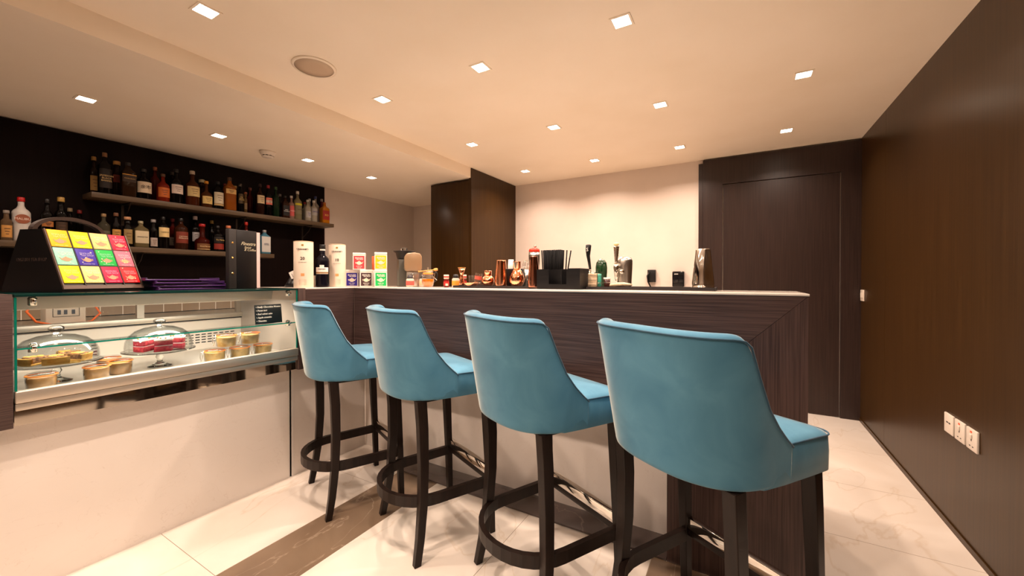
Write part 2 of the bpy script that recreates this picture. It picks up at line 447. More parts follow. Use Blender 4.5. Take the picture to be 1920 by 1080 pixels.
# ------------------------------------------------------------------ refrigerated display case
DK = .752
def display_case():
    t = thing('display_case', 'glass fronted refrigerated cake display case built into the counter', 'display case', (-2.5, .83, 0))
    T = Matrix.Translation((2.5, -.83, 0))
    def P(): q = B(); q.M = T; return q
    y0, y1 = .320, 1.350
    b = P(); b.box(-2.86, -2.245, y0, y1, DK-.02, DK, mat('case_deck', (215,208,198), .4, .6)); b.build('deck', t)
    b = P()
    b.box(-2.245, -2.212, y0, y1, .7365, .779, M_SATIN, bev=.003)
    b.box(-2.245, -2.218, y0, y1, .709, .7345, M_SATIN, bev=.003)
    b.box(-2.245, -2.225, y0, y1, .730, .740, M_BLACK)
    b.build('front_rail', t)
    b = P(); b.box(-2.30, -2.232, y0, y1, .6555, .709, M_MIRROR); b.build('mirror_panel', t)
    b = P(); b.box(-2.225, -2.219, y0+.004, y1-.004, .779, .926, M_THIN); b.box(-2.226, -2.218, y0+.004, y1-.004, .926, .9315, M_GEDGE); b.build('lower_glass', t)
    b = P(); b.box(-2.300, -2.226, y0+.01, y1-.01, .926, .931, M_THIN); b.build('glass_shelf', t)
    b = P(); b.box(-2.225, -2.220, y0+.004, y1-.004, .933, 1.114, M_THIN); b.build('upper_glass', t)
    b = P(); b.box(-2.86, -2.218, y0, y1, 1.115, 1.1255, M_GTOP, bev=.001); b.build('top_glass', t)
    for yy in (y0, y1-.006):
        b = P(); b.box(-2.84, -2.228, yy, yy+.006, DK, 1.114, M_THIN if yy == y0 else mat('case_side', (176,164,152), .35, .3)); b.box(-2.228, -2.221, yy, yy+.006, .78, 1.114, M_GEDGE); b.build('end_glass', t)
    for yy in (y0+.045, y1-.045):
        for zz in (.929, 1.10):
            b = P(); b.lathe([(.010, -.018), (.012, -.016), (.012, .010), (.008, .016)], M_CHROME, n=16, c=(-2.240, yy, zz))
            b.box(-2.243, -2.214, yy-.006, yy+.006, zz-.006, zz+.006, M_CHROME, bev=.002); b.build('glass_clamp', t)
    b = P()
    b.prism([(-2.34, 1.112), (-2.46, 1.112), (-2.46, 1.075), (-2.452, 1.075), (-2.452, 1.100), (-2.365, 1.100), (-2.360, 1.062), (-2.348, 1.062)], -1.275, -y0-.008, M_WHITE, M=frame((0, 0, 0), (1, 0, 0), (0, 0, 1)), bev=.002)
    hs = b.build('lamp_housing', t)
    b = P(); b.box(-2.44, -2.385, y0+.03, 1.255, 1.086, 1.096, M_CASEL); b.build('light_tube', hs)
    # back: vented lower panel, steel frame, sliding glass doors
    b = P()
    b.box(-2.86, -2.845, y0, y1, DK, .93, M_WHITE)
    for k in [9]+list(range(18, 30)):
        yv = y0+.05+k*.0315
        for j in range(5): b.box(-2.8455, -2.8435, yv, yv+.022, .79+j*.016, .796+j*.016, M_BLACK)
    b.build('vent_panel', t)
    b = P()
    b.box(-2.87, -2.82, y0, y1, .935, .965, M_SATIN, bev=.003); b.box(-2.87, -2.83, y0, y1, .928, .934, M_BLACK)
    b.box(-2.87, -2.84, y0, y1, 1.09, 1.114, M_SATIN)
    for yy in (y0, .83, y1-.03): b.box(-2.87, -2.845, yy, yy+.03, .965, 1.09, M_SATIN)
    b.build('back_frame', t)
    for yy, xx in ((y0+.03, -2.861), (.845, -2.855)):
        b = P(); b.box(xx, xx+.004, yy, yy+.50, .966, 1.088, M_THIN); b.build('sliding_door', t)
    b = P(); b.box(-2.87, -2.36, y0, y1, .20, .73, M_STEEL); b.build('cooling_unit', t)
    ld = bpy.data.lights.new('case_lamp', 'AREA'); ld.shape = 'RECTANGLE'; ld.size = .04; ld.size_y = .9; ld.energy = 7.5; ld.color = (1, .88, .76)
    lo = bpy.data.objects.new('case_lamp', ld); COL.objects.link(lo); lo.location = (.09, -.04, 1.060); lo.parent = t
display_case()

def cake_stand(x, y, label):
    t = thing('cake_stand', label, 'cake stand', (x, y, DK+.0004))
    b = B(); b.lathe([(.045, .0), (.047, .004), (.03, .010), (.012, .02), (.010, .035), (.016, .045), (.012, .058), (.02, .068), (.05, .074)], M_GLASS, n=32)
    b.build('foot', t)
    b = B(); b.lathe([(.02, .0745), (.125, .0745), (.138, .079), (.138, .083), (.126, .081), (.001, .080)], M_GLASS, n=48); b.build('plate', t)
    d = thing('glass_cloche', label.replace('footed glass cake stand', 'clear domed glass cloche'), 'cloche', (x, y, DK+.0845))
    prof = [(.126, 0), (.127, .02), (.124, .045), (.112, .072), (.088, .094), (.055, .108), (.02, .114)]
    b = B(); b.lathe(prof+[(r-.0025 if r > .021 else .001, z-.0022) for r, z in prof[::-1]], M_VESSEL, n=48, cap=False); b.build('dome', d)
    b = B(); b.lathe([(.009, .113), (.008, .120), (.018, .126), (.024, .134), (.022, .143), (.012, .150), (.001, .151)], M_GLASS, n=28); b.build('knob', d)
    return t
cake_stand(-2.465, .465, 'footed glass cake stand holding nut tart slices, left in the display case')
cake_stand(-2.465, .802, 'footed glass cake stand holding red cake slices, centre of the display case')

CR = mat('pastry_crust', (214,164,78), .6); varied(CR, (200,146,62), (226,180,96), nscale=60)
NUT = mat('nut_filling', (120,76,48), .5); varied(NUT, (84,50,34), (190,140,90), nscale=70)
RED = mat('red_sponge', (176,34,52), .75); varied(RED, (150,22,42), (196,52,66), nscale=90, bump=.4)
ICE = mat('white_icing', (248,238,232), .5)
def wedge(b, r, ang, z0, z1, m, r0=0.0):
    pts = [(r0, 0)] if r0 == 0 else [(r0*math.cos(ang/2), r0*math.sin(ang/2)), (r0*math.cos(-ang/2), r0*math.sin(-ang/2))]
    pts = pts+[(r*math.cos(-ang/2+ang*k/6), r*math.sin(-ang/2+ang*k/6)) for k in range(7)]
    b.prism(pts, z0, z1, m, bev=.0012)
def tart(x, y, rz, label):
    t = thing('tart_slice', label, 'tart', (x, y, DK+.0840), rz, 'nut tart slices under the left cloche')
    b = B(); wedge(b, .092, .85, 0, .008, CR); b.M = Matrix.Identity(4)
    pts = [(.084*math.cos(-.42+.84*k/6), .084*math.sin(-.42+.84*k/6)) for k in range(7)]
    b.grid([[(p[0]*q, p[1]*q, z) for p in pts] for q, z in ((1, .006), (1.09, .006), (1.12, .028), (1.02, .028), (1, .006))], CR, smooth=False)
    b.build('crust', t)
    b = B(); wedge(b, .081, .80, .0085, .0305, NUT)
    for k in range(9):
        rr = random.uniform(.03, .072); a = random.uniform(-.3, .3); b.sphere((rr*math.cos(a), rr*math.sin(a), .032), .007, CR, sx=1.4, sz=.5, n=6)
    b.build('filling', t)
for k, (a, lb) in enumerate(((-.2, 'nut tart slice pointing at the stool side of the left glass plate'), (-1.25, 'nut tart slice nearest the left end of the left glass plate'), (.9, 'dark topped nut tart slice toward the right of the left glass plate'), (2.6, 'nut tart slice at the back of the left glass plate'))):
    tart(-2.465+.012*math.cos(a), .465+.012*math.sin(a), a, lb)
def redcake(x, y, rz, label):
    t = thing('cake_slice', label, 'cake', (x, y, DK+.0840), rz, 'red cake slices under the right cloche')
    b = B(); wedge(b, .084, .85, 0, .024, RED); wedge(b, .084, .85, .0275, .050, RED); b.build('sponge', t)
    b = B(); wedge(b, .083, .84, .0242, .0273, ICE); wedge(b, .086, .86, .0502, .058, ICE)
    b.lathe([(.016, .058), (.017, .063), (.008, .069), (.001, .071)], ICE, n=10, c=(.058, 0, 0)); b.build('icing', t)
    b = B()
    for k in range(6): b.sphere((.03+.01*k, random.uniform(-.012, .012), .0615), .004, flat((150,130,60)), n=6)
    b.build('topping', t)
for a, lb in ((-1.3, 'red velvet cake slice at the left of the centre glass plate'), (-.15, 'red velvet cake slice with thick white icing at the front of the centre plate'), (1.1, 'red velvet cake slice at the right of the centre glass plate'), (2.7, 'red velvet cake slice at the back of the centre glass plate')):
    redcake(-2.465+.013*math.cos(a), .802+.013*math.sin(a), a, lb)
ORG = mat('orange_seal', (255,150,60), .45)
def dessert_jar(x, y, z, label, r=.047, clip=True, fill=(240,198,120), rz=0, group='dessert jars in the display case'):
    t = thing('dessert_jar', label, 'jar', (x, y, z), rz, group)
    m = mat('dessert_%d_%d_%d' % fill, fill, .55); 
    if not m.node_tree.nodes.get('Noise Texture'): varied(m, tuple(int(c*.9) for c in fill), tuple(min(255, int(c*1.08)) for c in fill), nscale=40)
    b = B(); b.lathe([(r*.78, .002), (r*.86, .006), (r*.935, .046), (r*.9, .050)], m, n=12, ex=2); b.build('dessert', t)
    b = B(); b.lathe([(r*.82, .0005), (r*.92, .004), (r, .046), (r*.96, .052), (r*.96, .055), (r*.93, .055), (r*.95, .044), (r*.88, .006), (r*.5, .0015)], M_VESSEL, n=12, cap=False); b.build('glass', t)
    b = B(); b.lathe([(r*.86, .0552), (r*1.02, .0552), (r*1.02, .0585), (r*.86, .0585)], ORG, n=28, cap=False); b.build('seal', t)
    b = B(); b.lathe([(r*.98, .0587), (r*1.0, .062), (r*.85, .067), (r*.5, .069), (.001, .0695)], M_VESSEL, n=28, cap=False); b.build('lid', t)
    if clip:
        b = B()
        b.tube([(0, -r*1.0, .05), (-.012, -r*1.22, .06), (-.008, -r*1.28, .03), (.006, -r*1.3, .012), (.012, -r*1.22, .034), (0, -r*1.05, .064)], .0013, M_CHROME, n=6)
        b.build('wire_clip', t)
    return t
for x, y, z, lb in ((-2.345, .985, DK, 'jar with orange seal at the left of the bottom row'), (-2.345, 1.103, DK, 'jar with orange seal in the middle of the bottom row'), (-2.345, 1.222, DK, 'jar with orange seal at the right of the bottom row'),
                    (-2.36, 1.045, DK+.070, 'upper jar stacked on the two left jars'), (-2.36, 1.163, DK+.070, 'upper jar stacked on the two right jars, under the chalk sign')):
    dessert_jar(x, y, z, 'clip-top dessert %s' % lb)
for x, y, z, lb in ((-2.335, .402, DK, 'leftmost glass of brown dessert under the left cake stand'), (-2.365, .560, DK, 'glass of brown dessert right of the left cake stand foot'), (-2.43, .650, DK, 'glass of brown dessert with an orange rim between the two cake stands'), (-2.56, .645, DK, 'glass of pale dessert standing behind, between the two cake stands')):
    dessert_jar(x, y, z, lb, r=.043, clip=False, fill=(220,168,106), group='brown dessert glasses')

def chalk_sign():
    t = thing('chalk_sign', 'small black sign listing five desserts in white handwriting', 'sign', (-2.262, 1.213, .932), 0)
    Mx = Matrix.Rotation(-.12, 4, 'Y')
    b = B(); b.M = Mx; b.box(-.002, .001, -.072, .072, 0.001, .106, M_BLACK, bev=.0008)
    F = lambda y, z: frame((.0014, y, z), (0, 1, 0), (0, 0, 1))
    for k, s_ in enumerate(('\u2022 Really Chocolate Mousse', '\u2022 Pecan tart', '\u2022 Red velvet cake', '\u2022 Apple crumble', '\u2022 Tiramisu.')):
        b.text(s_, .0122, M_WINK, F(-.066, .093-k*.019), align='LEFT', shear=.25, bold=.0006)
    b.build('board', t)
    b = B(); b.box(-.02, -.002, -.03, .03, 0, .002, M_BLACK); b.build('stand', t)
chalk_sign()

# behind the case: white control box with an orange lead, back worktop
def back_counter():
    t = thing('back_counter', 'low steel topped counter below the bottle shelves', 'counter', (-3.87, .6, 0))
    b = B(); b.box(-.28, .24, -3.0, 2.10, 0, .86, M_PANEL); b.build('carcass', t)
    b = B(); b.box(-.28, .27, -3.0, 2.12, .861, .90, M_STEEL, bev=.002); b.build('top', t)
back_counter()
def socket_box():
    t = thing('power_box', 'white box with three small sockets and an orange lead seen through the case', 'power box', (-3.58, .705, .901))
    b = B(); b.box(-.06, .06, -.082, .082, 0, .165, M_WHITE, bev=.004); b.build('housing', t)
    b = B()
    for q in ((-.055, .055, .052, .054), (-.055, .055, .112, .114), (-.055, -.053, .052, .114), (.053, .055, .052, .114)): b.box(.0605, .062, q[0], q[1], q[2], q[3], M_INK)
    for yy in (-.036, -.010, .022): b.box(.0605, .0625, yy, yy+.014, .066, .092, flat((90,95,105)))
    b.build('socket_panel', t)
    b = B(); b.tube([(.0, .082, .12), (.02, .13, .11), (.04, .15, .06), (.04, .11, .012), (.08, .05, .0065), (.10, -.05, .0065), (.07, -.12, .03), (.04, -.15, .09), (.0, -.12, .14), (-.02, -.083, .145)], .006, flat((225,100,30)), n=8)
    b.build('lead', t)
socket_box()

# ------------------------------------------------------------------ shelves and bottles
def shelf(x1, y0, y1, ztop, label, hooks):
    t = thing('wall_shelf', label, 'shelf', (-4.155, (y0+y1)/2, ztop))
    d = (y1-y0)/2
    b = B(); b.box(.001, x1+4.155, -d, d, -.037, 0, M_SHELF, bev=.001); b.build('board', t)
    for yy in hooks:
        q = yy-(y0+y1)/2
        b = B(); b.box(.0, .18, q-.004, q+.004, -.045, -.038, M_BRK); b.box(.0, .006, q-.008, q+.008, -.2, -.038, M_BRK)
        b.tube([(.17, q, -.044), (.12, q, -.10), (.04, q, -.15), (.006, q, -.165)], .003, M_BRK, n=6); b.build('bracket', t)
US, LS = 1.795, 1.421
shelf(-3.95, .915, 2.825, US, 'upper dark wall shelf carrying the long row of bottles', (1.13, 1.93, 2.58))
shelf(-3.95, -.9, 2.170, LS, 'lower dark wall shelf carrying bottles behind the tea display', (.2, 1.2, 1.93))

def lay_out(rows):
    out = []
    for y, w_, h, lb, kw in rows:
        kw = dict(kw); r = w_/2; ex = 1.0 if kw.get('style') != 'square' else .85
        back = kw.get('x', -4.045) < -4.06
        x = (-4.152+r) if back else (-3.962-r*ex)
        kw['x'] = x; out.append([y*x/-4.05, w_, h, lb, kw])
    for _ in range(6):
        for i in range(len(out)):
            for j in range(i+1, len(out)):
                a, c = out[i], out[j]
                d = math.hypot(a[0]-c[0], a[4]['x']-c[4]['x'])*1.0; need = (a[1]+c[1])/2*1.02+.001
                if d < need: f = max(.75, d/need); a[1] *= f; c[1] *= f
    return out
def bottle(y, w, h, z, label, style='round', glass=(30,14,8), lab=(214,190,150), cap=(20,18,18), x=-4.045, lz=(.16, .46), text=None, neck=.30, shoulder=.60, lw=1.05, txcol=None, capn='cap', band=None, tsize=.022, oval=False):
    r = w/2
    t = thing('spirits_bottle', label, 'bottle', (x, y, z+.0004), 0, 'bottles on the wall shelves')
    ex = {'round': 2.0, 'square': 6.0, 'oval': 2.6}[style]
    sx = {'round': 1.0, 'square': .85, 'oval': .55}[style]
    rn = max(.011, r*neck)
    sh = shoulder
    g = liquid(glass)
    b = B()
    prof = [(r*.86, 0), (r*.97, h*.01), (r, h*.03), (r, h*sh), (r*.97, h*(sh+.04)), (r*.80, h*(sh+.085)), (r*.5, h*(sh+.13)), (rn*1.15, h*(sh+.17)), (rn, h*(sh+.2)), (rn, h*.90)]
    if style == 'square':
        for (pr, pz) in prof: pass
    def sect(prof_, m, ex_, nm, **kw):
        q = B(); q.lathe(prof_, m, n=24, sx=sx, ex=ex_, **kw); return q.build(nm, t)
    sect(prof, g, ex, 'glass_body')
    rc = rn*1.18
    q = B(); q.lathe([(rc, h*.90+.0005), (rc*1.03, h*.91), (rc*1.03, h*.99), (rc*.9, h)], flat(cap, .35), n=16); q.build(capn, t)
    if lab:
        q = B()
        a = 1.05 if style == 'round' else .95
        if oval: q.prism([(r*.80*math.cos(2*PI*k/28), h*.105*math.sin(2*PI*k/28)) for k in range(28)], 0, .0006, flat(lab, .6), M=frame((r*sx*1.012, 0, h*.50), (0, 1, 0), (0, 0, 1)))
        else: q.lathe([(r*1.008, h*lz[0]), (r*1.012, h*lz[0]+.001), (r*1.012, h*lz[1]-.001), (r*1.008, h*lz[1])], flat(lab, .6), n=14, sx=sx, ex=ex, a0=-a, a1=a)
        if band: q.lathe([(r*1.02, h*band[0]), (r*1.02, h*band[1])], flat(band[2], .5), n=14, sx=sx, ex=ex, a0=-a, a1=a)
        fx = r*sx*1.02+.0006
        if text:
            for k, s_ in enumerate(text.split('|')):
                zc = h*(lz[0]+lz[1])/2+((len(text.split('|'))-1)/2-k)*tsize*1.05
                q.text(s_, tsize, flat(txcol or (50,30,22), .6), frame((fx, 0, zc), (0, 1, 0), (0, 0, 1)))
        else:
            for k in range(3):
                zc = h*(lz[0]+(lz[1]-lz[0])*(.72-.22*k)); hw = r*(.5-.12*k)
                q.box(fx-.0005, fx+.0004, -hw, hw, zc-.0018, zc+.0018, flat(txcol or (90,62,44), .6))
        q.build('label', t)
    return t
K = (9,6,5); AMB = (110,48,14); DR = (70,14,10); GRN = (16,34,18); CLR = (150,142,128)
UP = [ # y, w, h, label, options
 (.951,.050,.285,'slim dark bottle with a plain cream label at the left end of the upper shelf', dict(lab=(170,130,70), lz=(.12,.5), cap=(150,110,50), x=-4.075)),
 (1.008,.076,.300,'black whiskey bottle with gold arched lettering, second on the upper shelf', dict(glass=K, lab=(26,18,14), text='JAMESON|BLACK|BARREL', txcol=(205,170,110), tsize=.017, lz=(.14,.6), cap=(120,80,44), shoulder=.64)),
 (1.072,.055,.282,'dark bottle with a wide tan stopper beside the black whiskey', dict(lab=(120,40,24), lz=(.42,.62), cap=(178,130,64), neck=.62, x=-4.075)),
 (1.135,.085,.262,'square bottle with two gold bands across its dark label', dict(style='square', glass=(40,24,12), lab=(52,34,20), band=(.62,.64,(220,160,60)), text='DOUBLE BLACK', tsize=.0085, txcol=(200,160,90), lz=(.42,.62), cap=(30,24,22), shoulder=.66)),
 (1.224,.098,.236,'rounded bottle with a large white label bearing two dark characters', dict(glass=K, lab=(210,190,162), text='\u4f59\u5e02', tsize=.032, lz=(.2,.56), shoulder=.56)),
 (1.296,.070,.292,'tall necked amber bottle with an orange and gold neck', dict(glass=DR, lab=None, cap=(150,80,44), x=-4.08, neck=.26)),
 (1.345,.095,.225,'red brown round bottle with an orange label', dict(glass=(110,30,14), lab=(196,100,36), lz=(.16,.5), cap=(90,60,40), shoulder=.55)),
 (1.405,.060,.280,'dark bottle with a round gold neck tag', dict(lab=(110,84,44), x=-4.095, cap=(40,30,24))),
 (1.432,.100,.285,'bulbous dark bottle with a bright white label and ribbed shoulder', dict(glass=K, lab=(222,204,190), lz=(.28,.54), shoulder=.56, x=-4.03)),
 (1.543,.098,.296,'brown bottle with a cream label and a flared foil top', dict(glass=(64,28,12), lab=(206,180,124), lz=(.26,.54), cap=(188,170,150), shoulder=.56)),
 (1.612,.046,.262,'dark bottle with a pale green white cap at the back of the upper shelf', dict(lab=None, cap=(188,184,150), neck=.8, x=-4.105)),
 (1.645,.098,.232,'round bottle with a framed cream label and long orange neck', dict(glass=(70,36,14), lab=(222,192,120), lz=(.14,.42), cap=(222,150,40), shoulder=.46)),
 (1.732,.100,.246,'stout black bottle with a tall cream label above a gold band', dict(glass=K, lab=(212,200,172), lz=(.2,.6), band=(.12,.19,(190,160,110)), shoulder=.64)),
 (1.790,.050,.262,'dark red bottle tucked behind the stout black bottle', dict(glass=DR, lab=None, cap=(140,40,30), x=-4.11)),
 (1.826,.088,.300,'tall tapering whisky bottle with a slanted gold label', dict(style='square', glass=(130,70,22), lab=(222,180,110), lz=(.5,.64), cap=(70,44,30), shoulder=.66)),
 (1.868,.040,.262,'dark bottle with a round tan cap behind the slanted label bottle', dict(lab=None, cap=(170,140,80), neck=.7, x=-4.115)),
 (1.915,.070,.262,'black bottle with an ornate gold crest label', dict(glass=K, lab=(70,52,24), text='THE|BLACK|GROUSE', tsize=.012, txcol=(214,184,110), lz=(.3,.64), cap=(60,50,40))),
 (1.960,.040,.190,'short slim bottle standing between two tall dark bottles', dict(glass=(80,60,34), lab=(120,96,60), cap=(120,60,30))),
 (2.000,.048,.270,'slender dark brown bottle left of the cream labelled one', dict(glass=DR, lab=None, cap=(120,60,50), x=-4.09)),
 (2.090,.080,.298,'dark bottle with a plain tall cream label, right half of the upper shelf', dict(glass=(34,16,10), lab=(214,192,150), lz=(.36,.62), cap=(40,20,20))),
 (2.168,.078,.300,'dark bottle with a round red and white roundel label', dict(glass=K, lab=(226,120,104), band=(.42,.50,(220,190,170)), lz=(.36,.58), cap=(150,26,34))),
 (2.240,.072,.298,'tall dark green bottle with a bright green neck', dict(glass=GRN, lab=None, cap=(26,62,24))),
 (2.282,.048,.262,'slim black bottle with a silver patterned neck', dict(glass=K, lab=(30,26,26), cap=(120,116,112), x=-4.08)),
 (2.335,.084,.228,'square whiskey bottle with a black and white badge label', dict(style='square', glass=(50,24,12), lab=(24,20,20), text="JACK|DANIEL'S", tsize=.014, txcol=(220,214,206), lz=(.1,.56), shoulder=.62)),
 (2.400,.072,.238,'clear bottle with a pink and red label', dict(glass=(140,110,96), lab=(196,84,80), lz=(.12,.56), cap=(200,192,184), text='RASPBERRY', tsize=.01, txcol=(240,220,214))),
 (2.466,.086,.298,'frosted grey bottle with a yellow band and silver cap', dict(glass=(120,112,84), lab=(120,112,84), band=(.5,.57,(206,196,40)), lz=(.2,.5), cap=(206,200,190), text='DISTILLED', tsize=.01)),
 (2.545,.060,.222,'clear bottle with a red top between frosted and blue capped bottles', dict(glass=CLR, lab=(150,144,140), cap=(150,30,26), x=-4.09)),
 (2.578,.070,.226,'small clear bottle with white cap and pale label', dict(glass=CLR, lab=(170,166,164), txcol=(60,60,130), cap=(206,204,198), x=-4.02)),
 (2.598,.062,.268,'clear bottle with tall white cap standing behind the vodka bottle', dict(glass=CLR, lab=None, cap=(200,196,188), x=-4.115)),
 (2.648,.076,.232,'clear vodka bottle with blue lettering and white cap', dict(glass=CLR, lab=(160,156,152), text='ABSOLUT', tsize=.016, txcol=(50,50,140), lz=(.3,.62), cap=(206,204,198), x=-4.01)),
 (2.668,.086,.304,'tall clear bottle with a dark blue cap', dict(glass=(136,130,120), lab=None, cap=(34,52,110), x=-4.105)),
 (2.742,.054,.292,'tall slim bottle with magenta liquid and a grey cap', dict(glass=(84,18,30), lab=(150,24,50), lz=(.1,.36), cap=(150,144,138), x=-4.09)),
 (2.778,.086,.232,'flat amber bottle with a red framed label at the right end of the shelf', dict(style='square', glass=(170,104,20), lab=(150,32,20), text='XO', tsize=.03, txcol=(230,190,90), lz=(.16,.6), cap=(176,96,30), shoulder=.66, x=-4.01)),
]
for y, wd, h, lb, kw in lay_out(UP): bottle(y, wd, h, US, lb, **kw)
LO = [
 (.556,.070,.190,'round dark bottle with a cream and orange label at the left edge of view', dict(glass=(90,70,50), lab=(196,140,70), lz=(.1,.5), cap=(140,130,120))),
 (.616,.118,.285,'white bottle with a red cap and brown sunset roundel', dict(glass=(206,198,190), lab=(150,84,56), oval=True, lz=(.40,.60), text='MALIBU', tsize=.02, txcol=(236,216,200), cap=(190,26,24), neck=.34, shoulder=.62)),
 (.727,.058,.290,'slim black bottle with a small orange label left of the wooden arch', dict(glass=K, lab=(176,110,50), lz=(.36,.48))),
 (.790,.062,.312,'black bottle with a tall tan capsule above the wooden arch', dict(glass=K, lab=(60,40,20), cap=(178,140,70), neck=.46)),
 (.832,.044,.262,'dark bottle with a grey ringed stopper', dict(glass=K, lab=None, cap=(150,130,100), x=-4.09)),
 (.878,.040,.255,'dark bottle with a thin red neck', dict(glass=K, lab=None, cap=(120,24,24), x=-4.09)),
 (1.000,.084,.232,'round grey green bottle with a cork stopper right of the arch', dict(glass=(60,56,44), lab=(84,80,66), cap=(150,120,80))),
 (1.066,.064,.246,'dark bottle with a curved tan label', dict(glass=K, lab=(190,140,66), lz=(.2,.5), cap=(110,70,44))),
 (1.130,.060,.225,'dark bottle with a long tan label beside the square decanter', dict(glass=K, lab=(150,124,76), lz=(.1,.58), cap=(190,140,100), neck=.6)),
 (1.206,.112,.205,'square decanter with a round stopper and large cream label', dict(style='square', glass=(96,84,56), lab=(206,190,156), lz=(.16,.62), cap=(160,150,120), capn='stopper', shoulder=.64, text='AMARETTO', tsize=.012)),
 (1.283,.070,.225,'dark bottle with a white cap and low oval label', dict(glass=K, lab=(176,160,150), lz=(.06,.36), cap=(150,146,144), neck=.5)),
 (1.345,.086,.255,'dark bottle with a bright cream label, centre of the lower shelf', dict(glass=K, lab=(228,200,140), lz=(.36,.66), text='TAMDHU', tsize=.014, shoulder=.66)),
 (1.405,.062,.262,'dark red necked bottle with a grey oval label', dict(glass=DR, lab=(150,140,130), lz=(.14,.4), cap=(110,24,34), x=-4.095)),
 (1.462,.092,.260,'dark rum bottle with red and gold picture label', dict(glass=(50,24,12), lab=(120,44,24), text='CAPTAIN|MORGAN', tsize=.014, txcol=(226,200,170), lz=(.2,.56), shoulder=.64)),
 (1.562,.062,.305,'dark bottle with a tall grey white cap and white label', dict(glass=K, lab=(190,184,184), lz=(.28,.54), cap=(206,196,196), neck=.42, x=-4.09)),
 (1.612,.108,.232,'liqueur bottle with red ribbon neck and framed gold and brown label', dict(glass=(60,16,10), lab=(110,70,30), text='Grand Marnier', tsize=.0125, txcol=(236,206,150), band=(.04,.055,(226,196,140)), lz=(.05,.26), cap=(170,30,30), neck=.34, shoulder=.34, x=-4.02)),
 (1.684,.044,.285,'dark bottle with a gold teardrop neck', dict(glass=K, lab=None, cap=(140,120,60), x=-4.1)),
 (1.730,.086,.228,'black coffee liqueur bottle with gold script and red base', dict(glass=K, lab=(20,12,10), text='Tia Maria', tsize=.017, txcol=(214,180,100), band=(.08,.3,(130,34,20)), lz=(.32,.56), shoulder=.6)),
 (1.815,.068,.238,'dark bottle with copper foil neck, red patch and cream label', dict(glass=K, lab=(214,190,160), lz=(.04,.18), band=(.3,.5,(150,24,26)), cap=(206,120,80), neck=.46)),
 (1.965,.058,.288,'bottle with a red cap half hidden by the black menu book', dict(glass=DR, lab=None, cap=(176,36,24))),
 (2.130,.088,.232,'pale blue square gin bottle at the right end of the lower shelf', dict(style='square', glass=(70,120,140), lab=(206,204,198), text='BOMBAY|SAPPHIRE', tsize=.0105, txcol=(50,70,120), lz=(.08,.72), cap=(150,150,150), shoulder=.68)),
]
for y, wd, h, lb, kw in lay_out(LO): bottle(y, wd, h, LS, lb, **kw)

